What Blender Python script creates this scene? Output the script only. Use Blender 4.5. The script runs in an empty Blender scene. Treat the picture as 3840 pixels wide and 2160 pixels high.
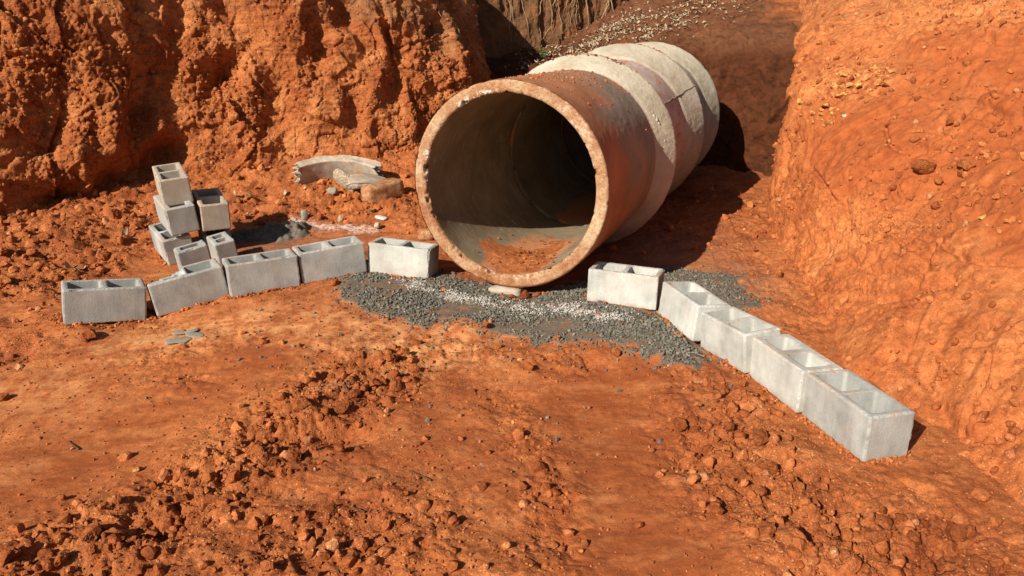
import bpy, math, random
import numpy as np
from mathutils import Matrix, Vector
random.seed(7)
RNG = np.random.default_rng(11)
C = bpy.context.scene.collection

# ------------------------------------------------------------------ camera, sky, sun
cam_d = bpy.data.cameras.new('camera'); cam = bpy.data.objects.new('camera', cam_d); C.objects.link(cam)
cam.location = (0, 0, 1.65); cam.rotation_euler = (math.radians(90 - 19), 0, 0)
cam_d.sensor_width = 36; cam_d.lens = 36 * 2850 / 3840; cam_d.clip_start = 0.05; cam_d.clip_end = 500
bpy.context.scene.camera = cam
TS = Vector((-1.02, -1.21, 1.0)).normalized()          # towards the sun
w = bpy.data.worlds.new('World'); bpy.context.scene.world = w; w.use_nodes = True
nt = w.node_tree; sky = nt.nodes.new('ShaderNodeTexSky'); sky.sky_type = 'NISHITA'; sky.sun_disc = False
sky.sun_elevation = math.asin(TS.z); sky.sun_rotation = math.atan2(TS.x, TS.y)
nt.links.new(sky.outputs[0], nt.nodes['Background'].inputs[0]); nt.nodes['Background'].inputs[1].default_value = 0.05
sd = bpy.data.lights.new('sun', 'SUN'); sd.energy = 5.0; sd.angle = math.radians(0.5); sd.color = (1.0, 0.93, 0.82)
sun = bpy.data.objects.new('sun', sd); C.objects.link(sun); sun.rotation_euler = (-TS).to_track_quat('-Z', 'Y').to_euler()
vs = bpy.context.scene.view_settings; vs.view_transform = 'Standard'; vs.look = 'None'; vs.gamma = 1; vs.exposure = 0.62
vs.use_curve_mapping = False

# ------------------------------------------------------------------ noise
def _h(ix, iy, iz, s):
    h = (ix.astype(np.uint32) * np.uint32(374761393)) ^ (iy.astype(np.uint32) * np.uint32(668265263)) ^ \
        (iz.astype(np.uint32) * np.uint32(2147483647 - 1021)) ^ np.uint32((s * 974711 + 12345) & 0xffffffff)
    h = (h ^ (h >> np.uint32(13))) * np.uint32(1274126177); h = (h ^ (h >> np.uint32(16))) * np.uint32(2246822519)
    return h ^ (h >> np.uint32(15))
def perlin(P, f=1.0, s=0):
    P = np.asarray(P, np.float32) * np.float32(1.0) * np.asarray(f, np.float32)
    I = np.floor(P).astype(np.int64); F = P - I; U = F * F * F * (F * (F * 6 - 15) + 10)
    out = 0
    for dx in (0, 1):
        for dy in (0, 1):
            for dz in (0, 1):
                h = _h(I[:, 0] + dx, I[:, 1] + dy, I[:, 2] + dz, s)
                gx = (h & 1023).astype(np.float32) / 511.5 - 1; gy = ((h >> np.uint32(10)) & 1023).astype(np.float32) / 511.5 - 1
                gz = ((h >> np.uint32(20)) & 1023).astype(np.float32) / 511.5 - 1
                d = gx * (F[:, 0] - dx) + gy * (F[:, 1] - dy) + gz * (F[:, 2] - dz)
                wx = U[:, 0] if dx else 1 - U[:, 0]; wy = U[:, 1] if dy else 1 - U[:, 1]; wz = U[:, 2] if dz else 1 - U[:, 2]
                out = out + d * wx * wy * wz
    return out * 1.3
def fbm(P, f, o=4, s=0, g=0.5):
    r = 0; a = 1.0; f = np.asarray(f, np.float32)
    for k in range(o):
        r = r + a * perlin(P, f, s + k * 17); a *= g; f = f * 2.03
    return r
def ridged(P, f, o=3, s=0):
    r = 0; a = 1.0; f = np.asarray(f, np.float32)
    for k in range(o):
        r = r + a * (1 - 2.2 * np.abs(perlin(P, f, s + k * 13))); a *= 0.5; f = f * 2.1
    return r
def worley(P, f, s=0):
    P = np.asarray(P, np.float32) * np.asarray(f, np.float32); I = np.floor(P).astype(np.int64); F = P - I
    b1 = np.full(len(P), 9.0, np.float32); b2 = b1.copy(); rid = np.zeros(len(P), np.float32)
    for dx in (-1, 0, 1):
        for dy in (-1, 0, 1):
            for dz in (-1, 0, 1):
                h = _h(I[:, 0] + dx, I[:, 1] + dy, I[:, 2] + dz, s)
                qx = (h & 1023) / 1023.0; qy = ((h >> np.uint32(10)) & 1023) / 1023.0; qz = ((h >> np.uint32(20)) & 1023) / 1023.0
                d = (qx + dx - F[:, 0]) ** 2 + (qy + dy - F[:, 1]) ** 2 + (qz + dz - F[:, 2]) ** 2
                m = d < b1; b2 = np.where(m, b1, np.minimum(b2, d)); rid = np.where(m, ((h * np.uint32(2654435761)) >> np.uint32(12)) / 1048575.0, rid); b1 = np.where(m, d, b1)
    return np.sqrt(b1), np.sqrt(b2), rid
def lumps(P, f, s=0, r=0.62):
    a, b, i = worley(P, f, s)
    return np.sqrt(np.clip(1 - (a / r) ** 2, 0, 1)) * (0.35 + 0.65 * i)
def facets(P, f, s=0, tilt=.9, crack=.35):
    """broken, angular relief: every cell is its own tilted plane, with a crack where two cells meet"""
    P = np.asarray(P, np.float32) * np.asarray(f, np.float32); I = np.floor(P).astype(np.int64); F = P - I
    b1 = np.full(len(P), 9.0, np.float32); b2 = b1.copy(); hh = np.zeros(len(P), np.float32)
    for dx in (-1, 0, 1):
        for dy in (-1, 0, 1):
            for dz in (-1, 0, 1):
                h = _h(I[:, 0] + dx, I[:, 1] + dy, I[:, 2] + dz, s)
                vx = (h & 1023) / 1023.0 + dx - F[:, 0]; vy = ((h >> np.uint32(10)) & 1023) / 1023.0 + dy - F[:, 1]; vz = ((h >> np.uint32(20)) & 1023) / 1023.0 + dz - F[:, 2]
                g = h * np.uint32(2246822519); g = g ^ (g >> np.uint32(15)); gx_ = (g & 1023) / 511.5 - 1; gy_ = ((g >> np.uint32(10)) & 1023) / 511.5 - 1; gz_ = ((g >> np.uint32(20)) & 1023) / 511.5 - 1
                d = vx * vx + vy * vy + vz * vz; m = d < b1; b2 = np.where(m, b1, np.minimum(b2, d)); b1 = np.where(m, d, b1)
                hh = np.where(m, gx_ * .35 + tilt * (gx_ * vy + gy_ * vz + gz_ * vx), hh)
    e = np.sqrt(b2) - np.sqrt(b1); return hh * sstep(0.0, .10 if crack else .02, e) - crack * (1 - sstep(0.0, .09, e))
def sstep(a, b, x):
    t = np.clip((x - a) / (b - a), 0, 1); return t * t * (3 - 2 * t)

# ------------------------------------------------------------------ objects
def tag(o, label=None, cat=None, group=None, kind=None):
    if label: o['label'] = label
    if cat: o['category'] = cat
    if group: o['group'] = group
    if kind: o['kind'] = kind
    return o
def mesh(name, V, Fc, mat, parent=None, smooth=True, attr=None):
    me = bpy.data.meshes.new(name); V = np.asarray(V, np.float32)
    if isinstance(Fc, np.ndarray):
        n = Fc.shape[1]; me.vertices.add(len(V)); me.vertices.foreach_set('co', V.ravel())
        me.loops.add(Fc.size); me.loops.foreach_set('vertex_index', Fc.ravel().astype(np.int32))
        me.polygons.add(len(Fc)); me.polygons.foreach_set('loop_start', np.arange(0, Fc.size, n, dtype=np.int32))
        me.update(calc_edges=True)
    else:
        me.from_pydata(V.tolist(), [], Fc); me.update()
    me.polygons.foreach_set('use_smooth', np.full(len(me.polygons), smooth))
    if attr is not None:
        for k, a in attr.items():
            at = me.attributes.new(k, 'FLOAT', 'POINT'); at.data.foreach_set('value', np.asarray(a, np.float32).ravel())
    me.materials.append(mat)
    o = bpy.data.objects.new(name, me); C.objects.link(o)
    if parent: o.parent = parent
    return o
def empty(name, M=None):
    o = bpy.data.objects.new(name, None); C.objects.link(o); o.empty_display_size = 0.1
    if M is not None: o.matrix_world = M
    return o
def gridfaces(nu, nv, wrap=False):
    a = np.arange(nu * nv).reshape(nu, nv)
    if wrap: a = np.concatenate([a, a[:1]], 0)
    return np.stack([a[:-1, :-1], a[1:, :-1], a[1:, 1:], a[:-1, 1:]], -1).reshape(-1, 4)

# ------------------------------------------------------------------ materials
class Mat:
    def __init__(s, name, rough=0.9, spec=0.25):
        s.m = bpy.data.materials.new(name); s.m.use_nodes = True; s.t = s.m.node_tree; s.N = s.t.nodes
        s.b = s.N['Principled BSDF']; s.b.inputs['Roughness'].default_value = rough; s.b.inputs['Specular IOR Level'].default_value = spec
        s.geo = s.N.new('ShaderNodeNewGeometry'); s.tc = s.N.new('ShaderNodeTexCoord')
    def pos(s): return s.geo.outputs['Position']
    def obj(s): return s.tc.outputs['Object']
    def L(s, a, b): s.t.links.new(a, b)
    def scale(s, v, sc):
        m = s.N.new('ShaderNodeMapping'); m.inputs['Scale'].default_value = sc; s.L(v, m.inputs['Vector']); return m.outputs[0]
    def noise(s, v, sc, det=4, rough=0.6, dist=0.0):
        n = s.N.new('ShaderNodeTexNoise'); n.inputs['Scale'].default_value = sc; n.inputs['Detail'].default_value = det
        n.inputs['Roughness'].default_value = rough; n.inputs['Distortion'].default_value = dist; s.L(v, n.inputs['Vector']); return n.outputs[0]
    def vor(s, v, sc, feat='F1', out='Distance', rnd=1.0):
        n = s.N.new('ShaderNodeTexVoronoi'); n.feature = feat; n.inputs['Scale'].default_value = sc; n.inputs['Randomness'].default_value = rnd
        s.L(v, n.inputs['Vector']); return n.outputs[out]
    def ramp(s, v, stops):
        r = s.N.new('ShaderNodeValToRGB'); e = r.color_ramp.elements
        while len(e) < len(stops): e.new(0.5)
        for i, (p, c) in enumerate(stops):
            e[i].position = p; e[i].color = (*c, 1) if not isinstance(c, float) else (c, c, c, 1)
        s.L(v, r.inputs[0]); return r.outputs[0]
    def attr(s, name):
        a = s.N.new('ShaderNodeAttribute'); a.attribute_name = name; return a.outputs['Fac']
    def oinfo(s):
        return s.N.new('ShaderNodeObjectInfo').outputs['Random']
    def mix(s, f, a, b, mode='MIX'):
        m = s.N.new('ShaderNodeMix'); m.data_type = 'RGBA'; m.blend_type = mode
        for x, i in ((f, 0), (a, 6), (b, 7)):
            if isinstance(x, (int, float)): m.inputs[i].default_value = x
            elif isinstance(x, tuple): m.inputs[i].default_value = (*x, 1)
            else: s.L(x, m.inputs[i])
        return m.outputs[2]
    def math(s, op, a, b=0.0, clamp=False):
        m = s.N.new('ShaderNodeMath'); m.operation = op; m.use_clamp = clamp
        for x, i in ((a, 0), (b, 1)):
            if isinstance(x, (int, float)): m.inputs[i].default_value = x
            else: s.L(x, m.inputs[i])
        return m.outputs[0]
    def bump(s, h, dist, strength=1.0, prev=None):
        b = s.N.new('ShaderNodeBump'); b.inputs['Distance'].default_value = dist; b.inputs['Strength'].default_value = strength
        s.L(h, b.inputs['Height'])
        if prev is not None: s.L(prev, b.inputs['Normal'])
        return b.outputs[0]
    def done(s, col, nor=None):
        s.L(col, s.b.inputs['Base Color'])
        if nor is not None: s.L(nor, s.b.inputs['Normal'])
        return s.m

def soil_color(k, p, light=1.0, red=0.0, seed=0.0):
    a = k.noise(p, 0.9 + seed, 3, 0.6); b = k.noise(p, 5.5, 5, 0.65); c = k.noise(p, 34, 4, 0.7)
    l = light
    base = k.ramp(b, [(0.30, (0.20 * l, 0.050 * l, 0.016 * l)), (0.45, (0.345 * l, 0.098 * l, 0.030 * l)), (0.60, (0.45 * l, 0.145 * l, 0.046 * l)), (0.74, (0.58 * l, 0.245 * l, 0.100 * l))])
    big = k.ramp(a, [(0.36, (0.23 * l, 0.053 * l, 0.016 * l)), (0.62, (0.47 * l, 0.148 * l, 0.045 * l))])
    col = k.mix(0.45, base, big)
    fine = k.ramp(c, [(0.3, (0.62, 0.60, 0.58)), (0.55, (1.0, 1.0, 1.0)), (0.75, (1.28, 1.32, 1.36))])
    col = k.mix(1.0, col, fine, 'MULTIPLY')
    f2 = k.ramp(k.noise(p, 150, 3, 0.75), [(0.32, (0.70, 0.68, 0.66)), (0.52, (1.0, 1.0, 1.0)), (0.72, (1.22, 1.27, 1.3))]); col = k.mix(1.0, col, f2, 'MULTIPLY')
    # ochre and cream grains
    v = k.vor(p, 70); g = k.noise(p, 3.1, 2, 0.5)
    gr = k.math('MULTIPLY', k.math('LESS_THAN', v, 0.16), k.math('GREATER_THAN', g, 0.53))
    col = k.mix(k.math('MULTIPLY', gr, 0.7), col, (0.66, 0.40, 0.14))
    return col
def soil_bump(k, p, s=1.0):
    hh = k.math('MULTIPLY', k.noise(p, 26, 6, 0.72), k.math('ADD', k.math('MULTIPLY', k.attr('rough'), 0.75), 0.25))
    n1 = k.bump(hh, 0.020 * s, 0.9)
    n2 = k.bump(k.math('MULTIPLY', k.vor(p, 95), k.attr('rough')), 0.005 * s, 0.7, n1)
    return k.bump(k.noise(p, 230, 3, 0.7), 0.0016 * s, 0.7, n2)

def make_ground_mat():
    k = Mat('red_soil', 0.95, 0.12); p = k.pos()
    col = soil_color(k, p)
    damp = k.attr('damp'); nd = k.noise(k.scale(p, (2.2, 6.5, 3)), 1.7, 5, 0.7, 0.6)
    dm = k.math('MULTIPLY', damp, k.ramp(nd, [(0.36, 0.0), (0.58, 1.0)]), True)
    col = k.mix(dm, col, k.ramp(k.noise(k.scale(p, (1, 3.5, 1)), 9, 5, 0.7), [(0.35, (0.19, 0.048, 0.015)), (0.65, (0.33, 0.082, 0.022))]))
    mp = k.N.new('ShaderNodeMapping'); mp.inputs['Rotation'].default_value = (0, 0, -0.95); mp.inputs['Scale'].default_value = (1.6, 3.6, 1); k.L(p, mp.inputs['Vector'])
    sm = k.noise(mp.outputs[0], 2.2, 6, 0.72, 0.4); inv = k.math('SUBTRACT', 1.0, k.attr('rough'), True)
    col = k.mix(k.math('MULTIPLY', inv, k.ramp(sm, [(0.52, 0.0), (0.70, 0.42)])), col, (0.60, 0.255, 0.09))
    col = k.mix(k.math('MULTIPLY', inv, k.ramp(sm, [(0.32, 0.6), (0.47, 0.0)])), col, (0.22, 0.055, 0.017))
    pale = k.attr('pale'); np_ = k.noise(p, 11, 5, 0.7)
    col = k.mix(k.math('MULTIPLY', pale, k.ramp(np_, [(0.42, 0.0), (0.62, 0.9)]), True), col, (0.60, 0.285, 0.115))
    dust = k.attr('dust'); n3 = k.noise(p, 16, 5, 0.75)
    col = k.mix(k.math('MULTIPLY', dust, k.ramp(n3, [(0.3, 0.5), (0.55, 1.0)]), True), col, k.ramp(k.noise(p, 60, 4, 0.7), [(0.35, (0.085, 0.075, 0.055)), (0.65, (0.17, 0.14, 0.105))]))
    ch = k.attr('chalk'); n4 = k.noise(p, 30, 8, 0.85)
    col = k.mix(k.math('MULTIPLY', k.ramp(k.math('ADD', k.math('MULTIPLY', ch, 0.32), n4), [(0.72, 0.0), (0.84, 1.0)]), 0.75), col, (0.55, 0.48, 0.41))
    return k.done(col, soil_bump(k, p))
def make_cliff_mat():
    k = Mat('cut_earth', 0.95, 0.12); p = k.pos()
    col = soil_color(k, p, 1.0, 0, 0.4)
    br = k.attr('brown'); n = k.noise(p, 4.0, 5, 0.7)
    f = k.ramp(k.math('ADD', br, k.math('MULTIPLY', k.math('SUBTRACT', n, 0.5), 1.6)), [(0.35, 0.0), (0.75, 1.0)])
    dry = k.ramp(k.noise(p, 18, 5, 0.7), [(0.3, (0.17, 0.062, 0.024)), (0.7, (0.34, 0.145, 0.062))])
    col = k.mix(f, col, dry)
    st = k.noise(k.scale(p, (1.3, 1.3, 22)), 2.0, 4, 0.6, 0.3)
    pl = k.ramp(k.noise(p, 2.3, 5, 0.7), [(0.5, 0.0), (0.66, 0.55)]); col = k.mix(pl, col, (0.62, 0.25, 0.085))
    nb = k.bump(st, 0.025, 0.7)
    n1 = k.bump(k.noise(p, 22, 6, 0.75), 0.024, 0.9, nb)
    n2 = k.bump(k.vor(p, 60), 0.008, 0.6, n1)
    return k.done(col, k.bump(k.noise(p, 170, 3, 0.7), 0.004, 0.7, n2))
def make_bank_mat():
    k = Mat('bank_earth', 0.95, 0.12); p = k.pos()
    col = soil_color(k, p, 1.08, 0, 0.2)
    red = k.attr('brown'); n = k.noise(p, 3.0, 5, 0.65)
    f = k.ramp(k.math('ADD', red, k.math('MULTIPLY', k.math('SUBTRACT', n, 0.5), 1.3)), [(0.35, 0.0), (0.7, 1.0)])
    col = k.mix(f, col, k.ramp(k.noise(p, 14, 4, 0.7), [(0.3, (0.25, 0.060, 0.018)), (0.7, (0.40, 0.110, 0.032))]))
    pale = k.attr('pale'); np_ = k.noise(p, 20, 5, 0.75)
    col = k.mix(k.math('MULTIPLY', pale, k.ramp(np_, [(0.45, 0.0), (0.62, 0.9)]), True), col, (0.56, 0.29, 0.11))
    st = k.noise(k.scale(p, (2, 1.4, 1.6)), 3.0, 6, 0.7, 0.3)
    nb = k.bump(st, 0.02, 0.3)
    n1 = k.bump(k.noise(p, 30, 6, 0.72), 0.008, 0.8, nb)
    n2 = k.bump(k.vor(p, 90), 0.002, 0.5, n1)
    return k.done(col, k.bump(k.noise(p, 210, 3, 0.7), 0.003, 0.7, n2))
def make_fill_mat():
    k = Mat('brown_fill', 0.95, 0.12); p = k.pos()
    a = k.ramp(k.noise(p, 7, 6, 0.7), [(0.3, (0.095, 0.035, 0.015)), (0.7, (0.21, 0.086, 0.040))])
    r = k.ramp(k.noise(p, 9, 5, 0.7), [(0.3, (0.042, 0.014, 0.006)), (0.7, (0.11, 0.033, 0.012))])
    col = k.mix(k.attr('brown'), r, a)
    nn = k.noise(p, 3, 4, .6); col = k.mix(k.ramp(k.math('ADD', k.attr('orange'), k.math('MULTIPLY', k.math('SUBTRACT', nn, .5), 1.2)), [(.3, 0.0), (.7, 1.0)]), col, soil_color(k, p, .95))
    st = k.noise(k.scale(p, (3, 3, 9)), 2.0, 4, 0.6, 0.5)
    n1 = k.bump(k.noise(p, 20, 6, 0.75), 0.03, 0.8, k.bump(st, 0.04, 0.5))
    return k.done(col, k.bump(k.noise(p, 120, 3, 0.7), 0.005, 0.7, n1))
def make_grey_wall_mat():
    k = Mat('dry_grey_earth', 0.95, 0.12); p = k.pos()
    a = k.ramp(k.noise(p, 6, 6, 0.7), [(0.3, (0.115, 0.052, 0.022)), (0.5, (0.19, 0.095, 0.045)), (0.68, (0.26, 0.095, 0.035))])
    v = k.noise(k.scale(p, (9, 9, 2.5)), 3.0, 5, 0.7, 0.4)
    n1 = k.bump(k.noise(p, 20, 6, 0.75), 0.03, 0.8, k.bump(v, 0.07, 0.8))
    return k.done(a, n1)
def make_clod_mat(name='clod_earth', l=1.0, ochre=0.0):
    k = Mat(name, 0.95, 0.12); p = k.pos()
    col = soil_color(k, p, l)
    r = k.oinfo()
    col = k.mix(1.0, col, k.ramp(r, [(0.0, (0.72, 0.68, 0.62)), (0.6, (1.02, 1.02, 1.02)), (1.0, (1.22, 1.3, 1.35))]), 'MULTIPLY')
    if ochre: col = k.mix(k.ramp(k.noise(p, 22, 4, 0.7), [(0.45, 0.0), (0.6, ochre)]), col, (0.72, 0.42, 0.13))
    n = k.bump(k.noise(p, 38, 6, 0.75), 0.016, 0.9)
    return k.done(col, k.bump(k.noise(p, 200, 3, 0.7), 0.003, 0.8, n))
def make_crumb_mat():
    k = Mat('crumb_earth', 0.95, 0.12); p = k.pos()
    col = soil_color(k, p, 1.04)
    t = k.attr('tint')
    col = k.mix(1.0, col, k.ramp(t, [(0.0, (0.7, 0.66, 0.6)), (0.6, (1.0, 1.0, 1.0)), (0.93, (1.2, 1.35, 1.5)), (1.0, (1.15, 1.7, 2.4))]), 'MULTIPLY')
    return k.done(col, k.bump(k.noise(p, 150, 4, 0.75), 0.004, 0.9))
def make_stone_mat(name, c0, c1, sc=120, bumpd=0.003):
    k = Mat(name, 0.85, 0.3); p = k.pos()
    col = k.ramp(k.noise(p, sc * 0.35, 5, 0.7), [(0.3, c0), (0.7, c1)])
    try: col = k.mix(1.0, col, k.ramp(k.attr('tint'), [(0.0, (0.6, 0.6, 0.62)), (0.7, (1.0, 1.0, 1.0)), (1.0, (1.4, 1.38, 1.3))]), 'MULTIPLY') if 'chip' in name else col
    except Exception: pass
    return k.done(col, k.bump(k.noise(p, sc, 5, 0.75), bumpd, 0.8))
def make_block_mat(name, c=(0.295, 0.292, 0.268), tan=0.0, pale=0.3):
    k = Mat(name, 0.9, 0.2); p = k.obj()
    rnd = k.oinfo()
    off = k.N.new('ShaderNodeVectorMath'); off.operation = 'ADD'; k.L(p, off.inputs[0])
    cmb = k.N.new('ShaderNodeCombineXYZ'); k.L(k.math('MULTIPLY', rnd, 13.0), cmb.inputs[0]); k.L(k.math('MULTIPLY', rnd, 7.0), cmb.inputs[1]); k.L(cmb.outputs[0], off.inputs[1]); q = off.outputs[0]
    m = k.noise(q, 7.0, 5, 0.6); d = c
    col = k.ramp(m, [(0.28, tuple(x * 0.70 for x in d)), (0.5, d), (0.72, tuple(min(1, x * 1.28) for x in d))])
    st = k.noise(k.scale(q, (45, 45, 3.0)), 1.0, 4, 0.65)
    col = k.mix(1.0, col, k.ramp(st, [(0.3, (0.92, 0.915, 0.92)), (0.6, (1.03, 1.03, 1.02))]), 'MULTIPLY')
    pa = k.noise(k.scale(q, (5, 5, 2.2)), 1.0, 3, 0.5)
    col = k.mix(k.math('MULTIPLY', k.ramp(pa, [(0.52, 0.0), (0.68, 1.0)]), pale), col, (0.60, 0.60, 0.57))
    fine = k.noise(q, 210, 3, 0.75)
    col = k.mix(1.0, col, k.ramp(fine, [(0.3, (0.87, 0.87, 0.87)), (0.6, (1.05, 1.05, 1.05))]), 'MULTIPLY')
    sp = k.math('LESS_THAN', k.vor(q, 60), 0.12)
    col = k.mix(k.math('MULTIPLY', sp, k.ramp(k.noise(q, 12, 2), [(0.55, 0.0), (0.62, 0.55)])), col, (0.16, 0.155, 0.14))
    if tan:
        tn = k.ramp(k.noise(q, 6, 4, 0.6), [(0.32, 0.45), (0.6, 1.0)])
        col = k.mix(k.math('MULTIPLY', tn, tan), col, (0.33, 0.215, 0.13))
    sx = k.N.new('ShaderNodeSeparateXYZ'); k.L(k.obj(), sx.inputs[0]); low = k.ramp(k.math('ADD', k.math('MULTIPLY', sx.outputs[2], -14.0), k.math('MULTIPLY', k.noise(q, 18, 5, 0.75), 1.3)), [(0.36, 0.0), (0.75, 0.75)])
    col = k.mix(low, col, (0.36, 0.20, 0.11))
    pit = k.math('LESS_THAN', k.vor(q, 130), 0.13); col = k.mix(k.math('MULTIPLY', pit, k.ramp(k.noise(q, 9, 3), [(0.42, 0.0), (0.6, 0.7)])), col, (0.13, 0.12, 0.10))
    # rusty soil picked up along the rims and corners
    e = k.attr('edge'); en = k.noise(q, 26, 4, 0.7)
    col = k.mix(k.math('MULTIPLY', e, k.ramp(en, [(0.40, 0.0), (0.60, 0.7)])), col, (0.40, 0.25, 0.15))
    n = k.bump(k.noise(q, 90, 5, 0.8), 0.0022, 0.8)
    n = k.bump(k.noise(k.scale(q, (160, 160, 9)), 1.0, 3, 0.6), 0.0012, 0.6, n)
    n = k.bump(k.ramp(k.vor(q, 110), [(0.05, 0.0), (0.2, 1.0)]), 0.0016, 0.35, n)
    return k.done(col, n)
def make_pipe_mat(name, kind):
    k = Mat(name, 0.85, 0.25); p = k.obj(); st = k.attr('stain')
    n0 = k.noise(p, 3.2, 6, 0.65, 0.3); n1 = k.noise(p, 24, 5, 0.75)
    rings = k.noise(k.scale(p, (1, 1, 55)), 1.0, 3, 0.6)
    if kind == 'barrel':
        grey = k.ramp(n0, [(0.3, (0.17, 0.135, 0.095)), (0.7, (0.34, 0.285, 0.21))])
        rust = k.ramp(n0, [(0.3, (0.24, 0.085, 0.035)), (0.7, (0.44, 0.19, 0.085))])
        f = k.ramp(k.math('ADD', st, k.math('MULTIPLY', k.math('SUBTRACT', n0, 0.5), 2.0)), [(0.25, 0.0), (0.75, 1.0)])
        col = k.mix(f, grey, rust)
        w_ = k.ramp(k.noise(k.scale(p, (1, 1, 2)), 34, 4, 0.8), [(0.70, 0.0), (0.74, 0.7)])
        col = k.mix(w_, col, (0.55, 0.45, 0.35))
        h = k.mix(0.5, n1, rings)
    elif kind == 'pink':
        col = k.ramp(n0, [(0.3, (0.36, 0.22, 0.165)), (0.55, (0.48, 0.37, 0.31)), (0.75, (0.58, 0.50, 0.44))])
        streak = k.ramp(k.noise(k.scale(p, (6, 6, 1.2)), 3.0, 4, 0.7), [(0.5, 0.0), (0.66, 0.8)])
        col = k.mix(streak, col, (0.44, 0.15, 0.06)); h = n1
    elif kind == 'bell':
        col = k.ramp(n0, [(0.3, (0.34, 0.285, 0.20)), (0.55, (0.47, 0.41, 0.31)), (0.75, (0.56, 0.50, 0.40))])
        col = k.mix(k.ramp(k.noise(p, 14, 5, 0.75), [(0.58, 0.0), (0.68, 0.6)]), col, (0.30, 0.25, 0.17))
        col = k.mix(k.math('MULTIPLY', st, k.ramp(n1, [(0.45, 0.0), (0.6, 0.9)])), col, (0.42, 0.14, 0.045)); h = k.mix(0.18, k.noise(p, 50, 5, 0.8), rings)
    elif kind == 'rim':
        col = k.ramp(k.math('ADD', k.math('MULTIPLY', k.noise(p, 11, 8, 0.85), .7), k.math('MULTIPLY', k.noise(p, 2.6, 3, 0.6), .3)), [(0.38, (0.27, 0.12, 0.06)), (0.48, (0.39, 0.22, 0.12)), (0.56, (0.47, 0.33, 0.20)), (0.68, (0.54, 0.44, 0.31))])
        big = k.ramp(k.noise(p, 2.2, 3, 0.6), [(0.35, (0.80, 0.62, 0.48)), (0.6, (1.0, 1.0, 1.0))]); col = k.mix(1.0, col, big, 'MULTIPLY')
        f3 = k.ramp(k.noise(p, 75, 5, 0.8), [(0.35, (0.6, 0.52, 0.45)), (0.55, (1.05, 1.05, 1.05))]); col = k.mix(1.0, col, f3, 'MULTIPLY')
        dk = k.ramp(k.noise(p, 33, 4, 0.75), [(0.32, 0.5), (0.42, 0.0)])
        col = k.mix(dk, col, (0.20, 0.11, 0.06))
        col = k.mix(k.math('MULTIPLY', st, k.ramp(k.noise(p, 22, 4, 0.8), [(0.50, 0.0), (0.58, 1.0)])), col, (0.74, 0.71, 0.64)); h = k.noise(p, 60, 6, 0.85)
    else:  # inside
        col = k.ramp(n0, [(0.3, (0.155, 0.108, 0.062)), (0.6, (0.26, 0.195, 0.122)), (0.8, (0.36, 0.29, 0.20))])
        f = k.ramp(k.math('ADD', st, k.math('MULTIPLY', k.math('SUBTRACT', n1, 0.5), 1.2)), [(0.45, 0.0), (0.8, 0.85)])
        col = k.mix(f, col, (0.50, 0.19, 0.07))
        wn = k.noise(k.scale(p, (2, 2, 14)), 3.0, 4, 0.75)
        col = k.mix(k.ramp(wn, [(0.60, 0.0), (0.70, 0.7)]), col, (0.52, 0.45, 0.35)); h = k.mix(0.5, n1, rings)
    n = k.bump(h, {'rim': .005, 'bell': .009}.get(kind, .005), 0.8)
    return k.done(col, k.bump(k.noise(p, 160, 3, 0.75), 0.003 if kind == 'rim' else 0.0015, 0.7, n))
def flat_mat(name, c0, c1, sc=40, rough=0.9):
    k = Mat(name, rough, 0.2); return k.done(k.ramp(k.noise(k.pos(), sc, 4, 0.7), [(0.3, c0), (0.7, c1)]), k.bump(k.noise(k.pos(), sc * 3, 4, 0.7), 0.002, 0.7))

M_ground = make_ground_mat(); M_cliff = make_cliff_mat(); M_bank = make_bank_mat(); M_fill = make_fill_mat(); M_greyw = make_grey_wall_mat()
M_clod = make_clod_mat(); M_ochre = make_clod_mat('ochre_stone', 1.15, 0.9); M_crumb = make_crumb_mat()
M_chip = make_stone_mat('crushed_stone_chip', (0.085, 0.078, 0.060), (0.20, 0.184, 0.145))
M_block = make_block_mat('block_concrete'); M_blockp = make_block_mat('pale_block_concrete', (0.385, 0.38, 0.345), 0, 0.45); M_blockt = make_block_mat('tan_block_concrete', (0.36, 0.34, 0.295), 0.5, 0.15)
M_barrel = make_pipe_mat('weathered_pipe_concrete', 'barrel'); M_pink = make_pipe_mat('pinkish_pipe_concrete', 'pink'); M_bell = make_pipe_mat('bell_concrete', 'bell')
M_rim = make_pipe_mat('rim_concrete', 'rim'); M_inside = make_pipe_mat('pipe_lining', 'inside')
k = Mat('old_broken_concrete', .9, .2); _q = k.pos(); _c = k.ramp(k.noise(_q, 7, 6, .7), [(0.3, (0.24, 0.19, 0.14)), (0.5, (0.36, 0.31, 0.24)), (0.7, (0.48, 0.43, 0.35))]); _c = k.mix(k.ramp(k.noise(_q, 16, 5, .8), [(0.5, 0.0), (0.62, .75)]), _c, (0.42, 0.17, 0.07)); M_debris = k.done(_c, k.bump(k.noise(_q, 70, 5, .8), .003, .7))
M_white = flat_mat('lime_white', (0.36, 0.33, 0.29), (0.62, 0.58, 0.52), 60)
M_leaf = flat_mat('dry_leaf', (0.20, 0.13, 0.07), (0.52, 0.42, 0.28), 30)
M_root = flat_mat('dry_root', (0.30, 0.19, 0.10), (0.42, 0.29, 0.17), 20)
M_mortar = flat_mat('spilled_mortar', (0.07, 0.055, 0.038), (0.17, 0.14, 0.105), 28)
M_flake = flat_mat('grey_cement', (0.19, 0.172, 0.13), (0.29, 0.265, 0.21), 30)
M_twig = flat_mat('dark_twig', (0.06, 0.03, 0.015), (0.12, 0.06, 0.03), 30)
M_green = flat_mat('weed_green', (0.05, 0.10, 0.02), (0.10, 0.17, 0.04), 30)

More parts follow.
